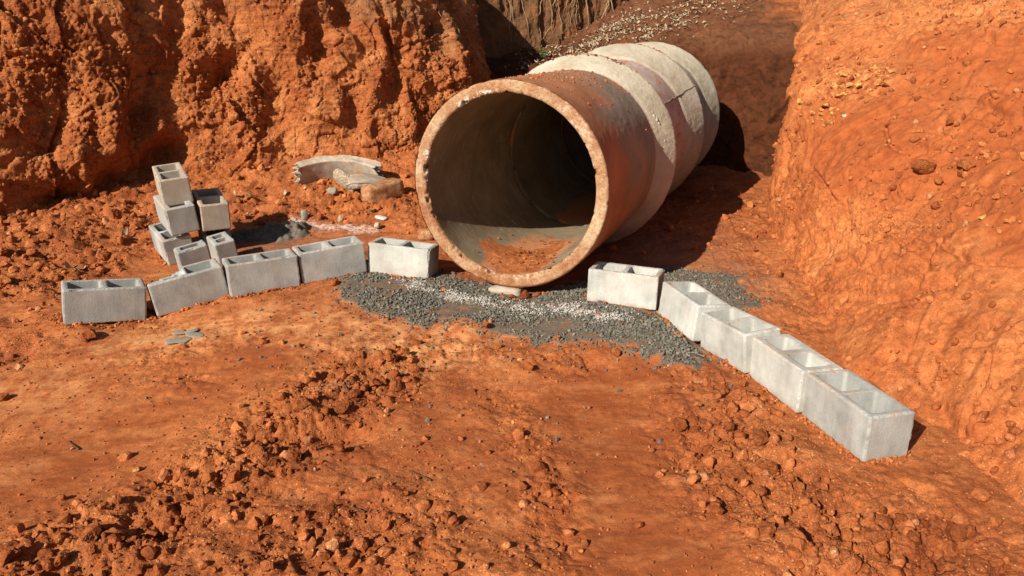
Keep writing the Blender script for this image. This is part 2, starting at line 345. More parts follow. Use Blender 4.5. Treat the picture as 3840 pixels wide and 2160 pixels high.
# ------------------------------------------------------------------ block placement data
BL = {
 'A': ((.39,.19,.19),(0.8509,0.51,-0.1262,-0.5139,0.8578,0.0015,0.109,0.0636,0.992,-2.1937,3.8209,0.1661)),
 'B': ((.39,.19,.19),(0.8467,0.5165,0.1282,-0.5212,0.8534,0.0043,-0.1071,-0.0705,0.9917,-1.8121,4.0403,0.1748)),
 'C': ((.39,.19,.19),(0.8816,0.4716,0.021,-0.4713,0.8818,-0.0191,-0.0275,0.0069,0.9996,-1.4441,4.18,0.2122)),
 'D': ((.39,.19,.19),(0.8944,0.4428,0.0631,-0.4433,0.8963,-0.0061,-0.0592,-0.0225,0.998,-1.0892,4.379,0.2308)),
 'E': ((.39,.19,.19),(0.969,-0.2412,-0.0542,0.2376,0.9691,-0.0662,0.0685,0.0513,0.9963,-0.6692,4.4474,0.2148)),
 'F': ((.39,.19,.19),(0.9322,-0.3617,-0.0107,0.3612,0.9319,-0.0313,0.0213,0.0253,0.9995,0.6319,4.0101,0.1905)),
 'G': ((.39,.19,.19),(0.2627,-0.9648,-0.0096,0.9606,0.2624,-0.0917,0.091,0.0149,0.9957,0.9304,3.6856,0.1644)),
 'H': ((.39,.19,.19),(0.2815,-0.9563,0.079,0.9561,0.2865,0.0614,-0.0814,0.0582,0.995,1.0841,3.3258,0.1551)),
 'I': ((.39,.19,.19),(0.2356,-0.9718,0.0092,0.9715,0.2352,-0.0275,0.0245,0.0154,0.9996,1.2061,2.9774,0.1487)),
 'J': ((.39,.19,.19),(0.2259,-0.9741,0.0094,0.9741,0.2259,0.0026,-0.0047,0.0086,1.0,1.3223,2.6112,0.1451)),
 'K': ((.19,.39,.19),(0.8709,0.485,0.0796,-0.4913,0.8637,0.1127,-0.014,-0.1373,0.9904,-2.3852,5.3025,0.5074)),
 'L': ((.19,.39,.19),(0.8217,0.5611,0.1005,-0.5691,0.8173,0.0903,-0.0314,-0.1314,0.9908,-2.3452,5.2099,0.3236)),
 'M': ((.19,.39,.19),(0.8706,0.4921,-0.0013,-0.4888,0.8651,0.1121,0.0562,-0.097,0.9937,-2.1554,5.3252,0.3222)),
 'N': ((.19,.39,.19),(0.8033,0.5788,0.1407,-0.593,0.7993,0.0973,-0.0562,-0.1616,0.9853,-2.4005,5.2124,0.1122)),
 'O': ((.188,.115,.19),(0.8033,0.5788,0.1407,-0.593,0.7993,0.0973,-0.0562,-0.1616,0.9853,-2.0187,4.6449,0.154)),
 'P': ((.201,.135,.19),(0.8033,0.5788,0.1407,-0.593,0.7993,0.0973,-0.0562,-0.1616,0.9853,-1.9873,5.0582,0.0939)),
 'Q': ((.19,.30,.19),(0.8706,0.4921,-0.0013,-0.4888,0.8651,0.1121,0.0562,-0.097,0.9937,-2.165,5.36,0.128)),
}
def bmat(k):
    m = BL[k][1]
    return Matrix(((m[0], m[3], m[6], m[9]), (m[1], m[4], m[7], m[10]), (m[2], m[5], m[8], m[11]), (0, 0, 0, 1)))
def bcorners(k, ins=0.0):
    d = BL[k][0]; M = bmat(k)
    return [M @ Vector((sx * (d[0] / 2 - ins), sy * (d[1] / 2 - ins), 0)) for sx in (-1, 1) for sy in (-1, 1)]

# ------------------------------------------------------------------ ground
anch = []
for k in 'ABCDEFGHIJN':
    for c in bcorners(k, 0.02): anch.append((c.x, c.y, c.z + 0.006))
anch += [(-2.02, 4.64, .15), (-2.0, 5.1, .11), (-2.15, 5.4, .13),
         (-1.5, 1.8, .10), (0, 1.8, .11), (1.3, 1.7, .13), (-1.6, 2.6, .10), (0, 2.6, .13), (.45, 2.5, .11), (.45, 3.1, .13), (-.8, 3.3, .16), (-2.5, 3.4, .12), (-4, 3.5, .12),
         (-4, 0, .1), (4, 0, .1), (0, 0, .1), (-4, -3, .1), (4, -3, .1), (-.03, 4.05, .175), (-.2, 3.7, .165), (.3, 4.6, .15), (.7, 5.6, .14), (1.2, 7.2, .18), (1.9, 6.5, .22), (2.3, 7.6, .24), (1.5, 4.4, .2), (1.7, 5.2, .24),
         (-.9, 5.2, .2), (-1.75, 6.1, .2), (-1.0, 6.2, .27), (-.4, 6.4, .33), (-1.5, 6.85, .41), (-.9, 7.0, .45), (-2.9, 6.8, .4), (-1.95, 7.1, .48), (-.96, 7.4, .56), (-3.6, 6.1, .22), (-4.2, 5.8, .2), (-3.4, 5.4, .17), (-3.2, 4.6, .14), (-6, 5, .2), (.1, 7.2, .4), (0, 6.2, .25), (-.3, 8, .65), (3, 4, .2), (3.5, 8, .3), (-4, 9, .9), (0, 9, .7)]
anch = np.array(anch, np.float64)
def tps_fit(A, lam=2e-4):
    n = len(A); d = np.sqrt(((A[:, None, :2] - A[None, :, :2]) ** 2).sum(2)) + 1e-9
    K = d * d * np.log(d) + np.eye(n) * lam; Q = np.c_[np.ones(n), A[:, :2]]
    S = np.zeros((n + 3, n + 3)); S[:n, :n] = K; S[:n, n:] = Q; S[n:, :n] = Q.T
    return np.linalg.solve(S, np.r_[A[:, 2], 0, 0, 0])
TW = tps_fit(anch)
def base_z(x, y):
    r = TW[-3] + TW[-2] * x + TW[-1] * y
    for i in range(len(anch)):
        d2 = (x - anch[i, 0]) ** 2 + (y - anch[i, 1]) ** 2 + 1e-12; r = r + TW[i] * 0.5 * d2 * np.log(d2)
    return r
def blob(x, y, cx, cy, rx, ry, a=0.0):
    c, s = math.cos(a), math.sin(a); dx = x - cx; dy = y - cy
    return np.exp(-(((dx * c + dy * s) / rx) ** 2 + ((-dx * s + dy * c) / ry) ** 2))
def seg(x, y, pts, wd):
    r = 0
    for (x0, y0), (x1, y1) in zip(pts[:-1], pts[1:]):
        vx, vy = x1 - x0, y1 - y0; t = np.clip(((x - x0) * vx + (y - y0) * vy) / (vx * vx + vy * vy), 0, 1)
        r = np.maximum(r, np.exp(-((x - x0 - t * vx) ** 2 + (y - y0 - t * vy) ** 2) / wd ** 2))
    return r
def pip(x, y, poly):
    r = np.zeros(x.shape, bool); n = len(poly)
    for i in range(n):
        x0, y0 = poly[i]; x1, y1 = poly[(i + 1) % n]
        c = ((y0 > y) != (y1 > y)) & (x < (x1 - x0) * (y - y0) / (y1 - y0 + 1e-12) + x0); r ^= c
    return r
GPOLY = [(-1.05, 4.28), (-.95, 3.98), (-.66, 3.74), (-.48, 3.66), (-.34, 3.74), (-.12, 3.58), (.18, 3.50), (.55, 3.36), (.85, 3.20), (.98, 3.36), (1.2, 3.85), (1.42, 4.05), (1.35, 4.5), (.95, 4.7), (.6, 4.55), (.25, 4.3), (-.35, 4.35), (-.6, 4.6), (-.95, 4.75), (-1.1, 4.55)]
def gmask(x, y):
    # soft membership in the gravel spread, edge broken up by noise
    P = np.stack([x, y, np.zeros_like(x)], 1); jx = 0.09 * fbm(P, 3.0, 3, 91); jy = 0.09 * fbm(P, 3.0, 3, 92)
    return pip(x + jx + .05 * perlin(P, 14, 93), y + jy + .05 * perlin(P, 14, 94), GPOLY)
def masks(x, y):
    P = np.stack([x, y, np.zeros_like(x)], 1); n = fbm(P, 1.6, 3, 5) * 0.6
    x2 = x + 0.12 * n; y2 = y + 0.12 * fbm(P, 1.7, 3, 8)
    r = np.maximum(0.0, 1.0 * seg(x2, y2, [(-1.45, 1.75), (-1.2, 2.05), (-.98, 2.42), (-.80, 2.85), (-.62, 3.2)], .27))
    r = np.maximum(r, .8 * blob(x2, y2, -.55, 2.0, .45, .3)); r = np.maximum(r, .55 * seg(x2, y2, [(-.5, 3.4), (0, 3.3), (.3, 3.25)], .14))
    r = np.maximum(r, .55 * seg(x2, y2, [(.0, 2.9), (.12, 2.3), (.05, 1.7)], .12))
    r = np.maximum(r, .95 * seg(x2, y2, [(.86, 2.72), (.82, 2.4), (.95, 2.1), (1.1, 1.85), (1.4, 1.6)], .25))
    r = np.maximum(r, .6 * seg(x2, y2, [(.75, 3.2), (.98, 2.85)], .12)); r = np.maximum(r, .9 * blob(x2, y2, 1.2, 1.9, .35, .4))
    r = np.maximum(r, 1.0 * sstep(-2.45, -2.75, x2) * sstep(3.9, 4.4, y2)); r = np.maximum(r, .75 * blob(x2, y2, -2.5, 3.45, .35, .2)); r = np.maximum(r, .6 * seg(x2, y2, [(-2.7, 3.75), (-1.9, 3.75)], .13))
    r = np.maximum(r, .8 * sstep(5.3, 6.1, y2) * sstep(0.2, -0.3, x)); r = np.maximum(r, .5 * sstep(1.2, 1.5, x2) * sstep(3.2, 4.0, y2))
    r = np.maximum(r, .5 * sstep(4.9, 5.3, y2) * sstep(.6, 1.2, x)); r = np.maximum(r, 0.45 * sstep(.05, .45, n))
    damp = np.maximum(seg(x2, y2, [(-1.75, 2.3), (-1.6, 2.65), (-1.3, 3.15), (-1.1, 3.3)], .2), seg(x2, y2, [(.36, 3.1), (.42, 2.7), (.36, 2.3), (.3, 1.7)], .27))
    pale = np.maximum(seg(x2, y2, [(-1.9, 3.5), (-1.3, 3.7), (-.8, 3.55), (-.3, 3.4)], .22), .5 * blob(x2, y2, -2.1, 3.05, .4, .25))
    pale = np.maximum(pale, .8 * blob(x, y, -.24, 3.66, .14, .12))
    return r, damp, pale
def chalkm(x, y):
    c = seg(x, y, [(-.58, 4.18), (-.35, 4.05), (-.05, 3.98), (.25, 3.92), (.5, 3.72)], .09)
    c = np.maximum(c, seg(x, y, [(-1.75, 5.9), (-1.4, 5.72), (-1.05, 5.55)], .12))
    for cx, cy, r_ in ((.83, 3.08, .07), (.95, 2.95, .05), (-.12, 2.62, .05), (-.1, 2.42, .06), (.02, 2.32, .04), (.6, 2.34, .05), (-.2, 3.05, .05), (.1, 2.0, .05), (-1.55, 3.62, .06), (.72, 3.2, .05), (-.95, 5.1, .12), (-.75, 4.95, .1)):
        c = np.maximum(c, .55 * blob(x, y, cx, cy, r_ * 2.2, r_ * 1.4))
    return c
# heaps and hollows that belong to the pit floor: (x, y, rx, ry, height)
HEAPS = [(-.24, 3.66, .11, .10, .05), (-.98, 2.42, .3, .2, .03), (-.78, 2.85, .28, .2, .035), (-1.3, 1.95, .3, .2, .03), (.42, 2.4, .25, .5, -.012), (-1.55, 2.6, .25, .35, -.014), (.9, 2.15, .2, .25, .03), (.75, 1.9, .12, .1, .03),
         (-.32, 1.95, .12, .09, .025), (-1.0, 6.0, .28, .2, .06), (-3.4, 5.7, .5, .4, .05), (-1.12, 2.10, .12, .08, -.06), (-.66, 2.62, .12, .07, -.05), (-1.28, 1.85, .1, .06, -.05), (-.93, 2.60, .08, .06, -.05), (-.75, 2.25, .1, .06, -.03), (.98, 1.75, .09, .05, -.05), (1.12, 2.15, .08, .04, -.04), (-3.1, 4.9, .2, .12, -.05), (.03, 2.75, .2, .08, .014), (1.05, 2.45, .1, .12, .03)]
def ground_z(x, y, fine=True):
    z = base_z(x, y); P = np.stack([x, y, z], 1)
    r, damp, pale = masks(x, y)
    for cx, cy, rx, ry, h in HEAPS: z = z + h * blob(x, y, cx, cy, rx, ry)
    q = r
    z = z + .014 * fbm(P, 1.3, 3, 21) + .006 * fbm(P, 6, 3, 31) * (1 - .5 * damp)
    z = z + q * (.050 * fbm(P, 4.0, 3, 41) + .030 * facets(P, 8, 931) + .022 * (lumps(P, 11, 3) - .3) + .016 * facets(P, 19, 932) + .012 * (lumps(P, 24, 4) - .3) + .009 * facets(P, 45, 933)) + (.05 + .95 * q) * .0035 * lumps(P, 95, 7)
    ann = np.maximum(pale, 1 - q) * .5
    z = z + ann * .006 * fbm(P * np.array([1, 1.8, 1]), 5, 3, 77) + .0012 * fbm(P, 30, 2, 61)
    g = gmask(x, y); z = z + .008 * g
    for k in 'ABCDEFGHIJ':
        d_ = BL[k][0]; m = BL[k][1]; dx, dy = x - m[9], y - m[10]; det = m[0] * m[4] - m[3] * m[1]
        lx_ = (dx * m[4] - dy * m[3]) / det; ly_ = (dy * m[0] - dx * m[1]) / det
        ds = np.hypot(np.clip(np.abs(lx_) - d_[0] / 2, 0, None), np.clip(np.abs(ly_) - d_[1] / 2, 0, None)); zb = m[11] + lx_ * m[2] + ly_ * m[5]
        w_ = sstep(.14, .03, ds); z = z * (1 - w_) + np.clip(z, zb - .035, zb + .005 + .007 * sstep(-.1, .4, fbm(P, 11, 2, 47))) * w_
    return z, r, damp, pale, g
def graded(lo, hi, f):
    v = [lo]
    while v[-1] < hi: v.append(v[-1] + f(v[-1]))
    return np.array(v)
gx = graded(-9, 5.0, lambda t: .15 if t < -5 else (.014 if t < -1.9 else (.0075 if t < 1.7 else (.014 if t < 3 else .1))))
gy = graded(-4, 9.6, lambda t: .1 if t < 1.3 else max(.0052, .0032 * t))
GX, GY = np.meshgrid(gx, gy, indexing='ij'); fx, fy = GX.ravel(), GY.ravel()
gz, gr, gdamp, gpale, gg = ground_z(fx, fy)
GZ = gz.reshape(GX.shape); GR = gr.reshape(GX.shape)
gd = gg.astype(float) * 1.0; P0 = np.stack([fx, fy, gz], 1)
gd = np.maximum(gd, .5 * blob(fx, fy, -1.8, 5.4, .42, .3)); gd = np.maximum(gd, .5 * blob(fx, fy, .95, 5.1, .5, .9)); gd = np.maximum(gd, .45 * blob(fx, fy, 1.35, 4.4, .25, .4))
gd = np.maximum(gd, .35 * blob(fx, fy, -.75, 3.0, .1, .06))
ground = mesh('ground', P0, gridfaces(len(gx), len(gy)), M_ground, attr={'rough': np.clip(gr, 0, 1), 'damp': gdamp, 'pale': gpale, 'dust': gd, 'chalk': chalkm(fx, fy)})
tag(ground, 'uneven red-orange clay floor of the excavation', kind='structure')
def zat(x, y):
    x = np.atleast_1d(np.asarray(x, float)); y = np.atleast_1d(np.asarray(y, float))
    i = np.clip(np.searchsorted(gx, x) - 1, 0, len(gx) - 2); j = np.clip(np.searchsorted(gy, y) - 1, 0, len(gy) - 2)
    u = (x - gx[i]) / (gx[i + 1] - gx[i]); v = (y - gy[j]) / (gy[j + 1] - gy[j])
    return GZ[i, j] * (1 - u) * (1 - v) + GZ[i + 1, j] * u * (1 - v) + GZ[i, j + 1] * (1 - u) * v + GZ[i + 1, j + 1] * u * v

# ------------------------------------------------------------------ earth banks from control nets
def cr(A, n):
    """Catmull-Rom through rows of A (k, ...), resampled by arc length into n rows"""
    k = len(A); A = np.asarray(A, float); Ae = np.concatenate([2 * A[:1] - A[1:2], A, 2 * A[-1:] - A[-2:-1]])
    def ev(t):
        i = np.clip(t.astype(int), 0, k - 2); u = (t - i).reshape((-1,) + (1,) * (A.ndim - 1)); p0, p1, p2, p3 = Ae[i], Ae[i + 1], Ae[i + 2], Ae[i + 3]
        return .5 * ((2 * p1) + (-p0 + p2) * u + (2 * p0 - 5 * p1 + 4 * p2 - p3) * u ** 2 + (-p0 + 3 * p1 - 3 * p2 + p3) * u ** 3)
    return ev(np.asarray(n, float))
def net(rows, us, vs_):
    N = np.array(rows, float); G = cr(N, us); G = cr(G.transpose(1, 0, 2), vs_).transpose(1, 0, 2); return G
def tvals(pts, step, k):
    """parameter values so that spacing is about step metres: pts = representative polyline with k points; step may be list per segment"""
    t = []
    for i in range(k - 1):
        L_ = np.linalg.norm(np.array(pts[i + 1]) - np.array(pts[i])); st = step[i] if isinstance(step, (list, tuple)) else step
        n = max(2, int(L_ / st)); t.append(i + np.arange(n) / n)
    return np.concatenate(t + [[k - 1]])
def normals(G):
    du = np.gradient(G, axis=0); dv = np.gradient(G, axis=1); n = np.cross(du, dv); return n / (np.linalg.norm(n, axis=2, keepdims=True) + 1e-9)

# left cliff: rows run along the foot, columns go foot -> top -> back
cl = [[(-7.5,4.9,-.1),(-7.6,5.2,.6),(-7.7,5.5,1.3),(-7.8,5.9,2.1),(-8,6.6,2.7),(-9,10,3.0)],
      [(-5.2,5.35,-.1),(-5.2,5.55,.6),(-5.2,5.8,1.3),(-5.25,6.15,2.1),(-5.4,6.9,2.7),(-6.5,10.5,3.0)],
      [(-4.1,5.8,-.1),(-4.1,5.95,.6),(-4.1,6.2,1.3),(-4.15,6.5,2.1),(-4.3,7.2,2.7),(-5.2,11,3.0)],
      [(-3.55,6.15,-.05),(-3.55,6.3,.6),(-3.55,6.55,1.3),(-3.6,6.9,2.1),(-3.7,7.6,2.7),(-4.2,11,3.0)],
      [(-2.95,6.65,.05),(-2.97,6.85,.7),(-3.0,7.1,1.35),(-3.02,7.4,2.1),(-3.1,8.1,2.7),(-3.3,11.5,3.0)],
      [(-1.95,6.95,.2),(-1.98,7.2,.8),(-2.0,7.4,1.4),(-2.05,7.65,2.1),(-2.1,8.3,2.7),(-2.2,12,3.0)],
      [(-1.0,7.3,.25),(-1.05,7.5,.85),(-1.1,7.7,1.45),(-1.15,7.95,2.1),(-1.3,8.6,2.6),(-1.5,12,2.9)],
      [(-.38,7.95,.35),(-.45,8.05,.9),(-.55,8.2,1.45),(-.68,8.45,2.05),(-.9,9.0,2.5),(-1.3,12,2.8)],
      [(-.2,8.9,.4),(-.3,8.95,.95),(-.42,9.05,1.5),(-.62,9.25,2.0),(-.95,9.7,2.4),(-1.4,12,2.7)],
      [(-.55,10.2,.5),(-.65,10.2,1.0),(-.75,10.25,1.5),(-.9,10.4,2.0),(-1.2,10.7,2.4),(-1.6,12.2,2.7)]]
foot = [r[1] for r in cl]; colp = [cl[4][i] for i in range(6)]
us = tvals(foot, [.05, .02] + [.0105] * 6 + [.016], len(cl)); vv = tvals(colp, [.011, .011, .011, .02, .15], 6)
G = net(cl, us, vv); Nn = normals(G); P = G.reshape(-1, 3); Nf = Nn.reshape(-1, 3)
sgn = np.sign((Nf * np.array([0.2, -1, 0.2])).sum(1).mean()); Nf = Nf * sgn
U_ = np.repeat(us, len(vv)); V_ = np.tile(vv, len(us))
amp = sstep(0, .45, V_) * (1 - .55 * sstep(3.2, 4.2, V_))
S3 = P * np.array([1, 1, .42])
warp = np.stack([fbm(P, 1.4, 3, 201), fbm(P, 1.4, 3, 202), fbm(P, 1.4, 3, 203)], 1) * .18
butt = fbm(S3 + warp, 1.7, 2, 210)                                  # buttresses and gullies
step_ = sstep(-.10, .12, butt) - .5
chunk = lumps(P + warp, (3.3, 3.3, 2.2), 9, .75); chunk2 = lumps(P + .5 * warp, 7.5, 12, .7)
rough_zone = sstep(-.15, .25, fbm(S3, 1.5, 2, 222))
strat = fbm(P * np.array([1.2, 1.2, 16]), 1.0, 3, 231)
fw_ = P + .35 * warp
d = .11 * butt + .05 * step_ + .03 * (chunk - .3) + amp * (.070 * facets(P + .7 * warp, (2.4, 2.4, 1.4), 901, .9, 0) + .038 * facets(P + .35 * warp, (5.5, 5.5, 6), 902, 1.0, .10) + (.35 + .65 * rough_zone) * (.028 * facets(P + .1 * warp, 14, 903) + .014 * facets(P, 34, 904))) + amp * (.005 + .030 * rough_zone) * (chunk2 - .25) + (.06 + .94 * rough_zone) * (.022 * lumps(P, 16, 15) + .012 * lumps(P, 36, 16)) \
    + .025 * ridged(P + warp * .5, (4, 4, 2.2), 4, 240) * .5 + .015 * strat * (1.1 - rough_zone) + .008 * fbm(P, 26, 3, 250)
# the deep shaded gullies and under-cuts seen in the face (x, y, z, half width, half height, depth)
for cx, cz, wx, wz, dp in ((-3.25, .92, .09, .26, .2), (-3.75, .85, .12, .30, .20), (-2.62, 1.25, .16, .13, .22), (-2.2, .95, .13, .32, .22), (-1.85, 1.45, .10, .2, .18), (-1.62, 1.75, .12, .2, .18), (-1.5, .85, .1, .22, .12), (-1.12, 1.2, .1, .4, .2),
                           (-3.66, .27, .26, .15, .42), (-3.28, .42, .17, .16, .42), (-3.05, .58, .12, .10, .3), (-2.6, .5, .12, .1, .16), (-2.6, 1.85, .1, .2, .14), (-.72, 1.5, .1, .35, .16), (-3.0, 1.75, .1, .25, .12)):
    dx = (P[:, 0] + .08 * warp[:, 0] * 5 - cx) / wx; dz = (P[:, 2] + .08 * warp[:, 1] * 5 - cz) / wz
    d = d - .85 * dp * np.exp(-(np.abs(dx) ** 2.6 + np.abs(dz) ** 2.6)) * (P[:, 1] < 9)
P = P + Nf * (d * (.15 + .85 * amp))[:, None]
brown = sstep(1.55, 2.1, P[:, 2] + .25 * sstep(-2.6, -.9, P[:, 0])) * .8 + .45 * sstep(-1.3, -.5, P[:, 0]) * sstep(.8, 1.5, P[:, 2])
mesh('excavated_earth_wall', P, gridfaces(len(us), len(vv)), M_cliff, attr={'brown': np.clip(brown, 0, 1)})['kind'] = 'structure'
CLP = P.reshape(len(us), len(vv), 3)

# right bank
bk = [[(1.3,-1.5,-.3),(1.7,-1.5,.3),(2.6,-1.5,1.0),(4.2,-1.5,2.0),(8,-1.2,3.5)],
      [(1.45,.4,-.2),(1.8,.4,.2),(2.7,.5,.8),(4.3,.6,1.85),(8,1,3.5)],
      [(1.48,1.5,-.1),(1.85,1.5,.22),(2.75,1.7,.85),(4.4,2.0,1.95),(8,2.5,3.8)],
      [(1.52,2.6,-.05),(1.9,2.75,.35),(2.7,3.0,.98),(4.3,3.5,2.0),(8,4.5,4.0)],
      [(1.55,3.5,0),(1.85,3.75,.42),(2.5,4.1,1.02),(3.9,4.6,1.95),(8,6,4.0)],
      [(1.72,4.5,0),(1.92,4.7,.55),(2.35,5.05,1.15),(3.5,5.8,1.98),(7.5,8,3.9)],
      [(1.83,5.2,0),(1.97,5.4,.75),(2.25,5.75,1.32),(3.2,6.8,1.92),(6.5,9.8,3.6)],
      [(1.95,5.65,0),(2.03,5.8,.80),(2.22,6.15,1.36),(2.95,7.5,1.80),(5.6,11.5,3.3)],
      [(2.25,5.95,0),(2.28,6.15,.82),(2.42,6.5,1.38),(2.9,8.0,1.68),(4.9,12.5,3.1)],
      [(2.7,6.7,0),(2.72,6.8,.82),(2.82,7.1,1.40),(3.0,8.3,1.66),(4.5,13,3.0)]]
us = tvals([r[1] for r in bk], [.1, .016, .0095, .009, .009, .009, .009, .012, .02], len(bk)); vv = tvals(bk[4], [.009, .0095, .014, .05], 5)
G = net(bk, us, vv); Nn = normals(G); P = G.reshape(-1, 3); Nf = Nn.reshape(-1, 3)
Nf = Nf * np.sign(Nf[:, 2].mean() + 1e-6)
V_ = np.tile(vv, len(us)); U_ = np.repeat(us, len(vv))
rg = sstep(-.05, .3, fbm(P, 1.1, 3, 300)); rg = np.maximum(rg, .9 * np.exp(-(((P[:, 0] - 2.5) / .5) ** 2 + ((P[:, 1] - 4.2) / .55) ** 2)))
rg = np.maximum(rg, .8 * sstep(2.0, 1.2, P[:, 1])); rg = np.maximum(rg, .9 * np.exp(-(((P[:, 0] - 2.0) / .35) ** 2 + ((P[:, 1] - 4.3) / .5) ** 2))); rg = np.maximum(rg, .2)
amp = .35 + .65 * sstep(0, .5, V_)
scr = facets(P + .06 * np.stack([fbm(P, 2.2, 2, 306), fbm(P, 2.2, 2, 307), fbm(P, 2.2, 2, 308)], 1), (2.2, 2.2, 2.2), 910); drag = np.stack([P[:, 0] * .5 + P[:, 2], (P[:, 1] * .85 - P[:, 2] * .55 - P[:, 0] * .3) * 9, P[:, 0] * .8], 1); d = .016 * fbm(drag, 1.3, 3, 915) * sstep(-.2, .2, fbm(P, 1.6, 2, 916)) + .050 * scr + (.2 + .8 * rg) * (.020 * facets(P, 7.5, 911) + .010 * facets(P, 19, 912)) + .05 * fbm(P, 1.3, 3, 310) + .014 * ridged(P, 3.1, 4, 320) + rg * (.022 * (lumps(P, 6.5, 33) - .3) + .016 * (lumps(P, 15, 34) - .3) + .009 * lumps(P, 34, 35)) + .004 * lumps(P, 70, 36) * rg + .0035 * fbm(P, 20, 3, 330)
P = P + Nf * (d * amp)[:, None]
redz = .95 * sstep(.5, 1.0, P[:, 2]) * sstep(1.85, 1.5, P[:, 2]) * sstep(5.9, 4.9, P[:, 1]) + .10 + .55 * fbm(P, .9, 3, 340)
palez = np.maximum(.5 * sstep(1.45, 1.8, P[:, 2]), .8 * np.exp(-(((P[:, 0] - 2.35) / .4) ** 2 + ((P[:, 1] - 5.4) / .35) ** 2 + ((P[:, 2] - 1.3) / .16) ** 2)))
palez = np.maximum(palez, .6 * sstep(2.4, 1.6, P[:, 1])); palez = np.maximum(palez, .4 * sstep(.1, .5, fbm(P, 1.3, 2, 350)))
mesh('sloping_earth_bank', P, gridfaces(len(us), len(vv)), M_bank, attr={'brown': np.clip(redz, 0, 1), 'pale': np.clip(palez, 0, 1)})['kind'] = 'structure'
BKP = P.reshape(len(us), len(vv), 3)

# trench end wall and the backfill slope behind it
bf = [[(3.2,7.15,0),(3.25,7.3,.8),(3.3,7.6,1.46),(3.5,8.6,1.74),(5.2,13,3.0)],
      [(2.68,7.4,0),(2.72,7.5,.85),(2.78,7.75,1.46),(2.9,8.6,1.70),(4.3,13.5,3.0)],
      [(2.42,7.62,0),(2.46,7.72,.85),(2.5,7.95,1.46),(2.5,9.0,1.66),(3.3,14,2.8)],
      [(2.08,7.9,0),(2.12,8.0,.85),(2.1,8.25,1.44),(2.0,9.4,1.60),(2.5,14,2.6)],
      [(1.55,8.05,0),(1.55,8.1,.8),(1.5,8.3,1.36),(1.4,9.8,1.52),(1.6,14,2.4)],
      [(.8,8.0,0),(.8,8.1,.6),(.75,8.4,1.05),(.7,9.8,1.25),(.8,14,1.9)],
      [(-.1,8.1,0),(-.1,8.3,.6),(-.1,8.7,.98),(-.2,9.8,1.15),(-.3,14,1.6)],
      [(-1.2,8.3,0),(-1.2,8.5,.6),(-1.2,8.8,.98),(-1.2,9.8,1.15),(-1.3,14,1.5)]]
us = tvals([r[2] for r in bf], .012, len(bf)); vv = tvals(bf[3], [.012, .012, .014, .03], 5)
G = net(bf, us, vv); Nn = normals(G); P = G.reshape(-1, 3); Nf = Nn.reshape(-1, 3); Nf = Nf * np.sign(Nf[:, 2].mean() + 1e-6)
d = .05 * facets(P, (2.6, 2.6, 1.6), 921) + .022 * facets(P, (7, 7, 5), 922) + .05 * fbm(P, 1.7, 3, 400) + .035 * (lumps(P, (5, 5, 4), 41) - .3) + .016 * lumps(P, 14, 42) + .008 * lumps(P, 34, 43) + .02 * ridged(P, 6, 3, 44) * .5
P = P + Nf * d[:, None]
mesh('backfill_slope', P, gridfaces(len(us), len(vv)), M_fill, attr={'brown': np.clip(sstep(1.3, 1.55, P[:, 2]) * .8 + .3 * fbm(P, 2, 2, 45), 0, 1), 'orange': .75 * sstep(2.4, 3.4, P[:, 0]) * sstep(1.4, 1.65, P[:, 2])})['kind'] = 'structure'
BFP = P.reshape(len(us), len(vv), 3)

# dry grey earth face far behind
gw = [[(-2.0,10.4,.9),(-2.0,10.6,1.6),(-2.0,10.8,2.4),(-2.0,11.4,3.2),(-2,13,3.6)],
      [(-.9,10.5,.9),(-.9,10.65,1.6),(-.9,10.8,2.4),(-.9,11.3,3.2),(-.9,13,3.6)],
      [(.1,10.75,.9),(.1,10.9,1.6),(.1,11.05,2.4),(.1,11.5,3.2),(.1,13,3.6)],
      [(.9,11.1,1.0),(.9,11.25,1.7),(.9,11.35,2.4),(.9,11.8,3.2),(1,13.3,3.6)],
      [(1.55,11.6,1.1),(1.55,11.7,1.8),(1.5,11.85,2.4),(1.4,12.2,3.1),(1.4,13.5,3.5)],
      [(1.8,12.4,1.2),(1.75,12.5,1.8),(1.7,12.6,2.4),(1.6,12.9,3.0),(1.6,14,3.4)]]
us = tvals([r[1] for r in gw], .018, len(gw)); vv = tvals(gw[2], [.018, .018, .03, .1], 5)
G = net(gw, us, vv); Nn = normals(G); P = G.reshape(-1, 3); Nf = Nn.reshape(-1, 3); Nf = Nf * np.sign((Nf * [0, -1, .2]).sum(1).mean())
S3 = P * np.array([1, 1, .35])
d = .10 * fbm(S3, 2.2, 3, 500) + .07 * ridged(S3, 4.5, 3, 510) * .5 + .04 * lumps(S3, 9, 51) + .015 * lumps(P, 30, 52)
P = P + Nf * d[:, None]
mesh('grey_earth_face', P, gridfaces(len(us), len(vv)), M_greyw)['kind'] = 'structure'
GWP = P.reshape(len(us), len(vv), 3)

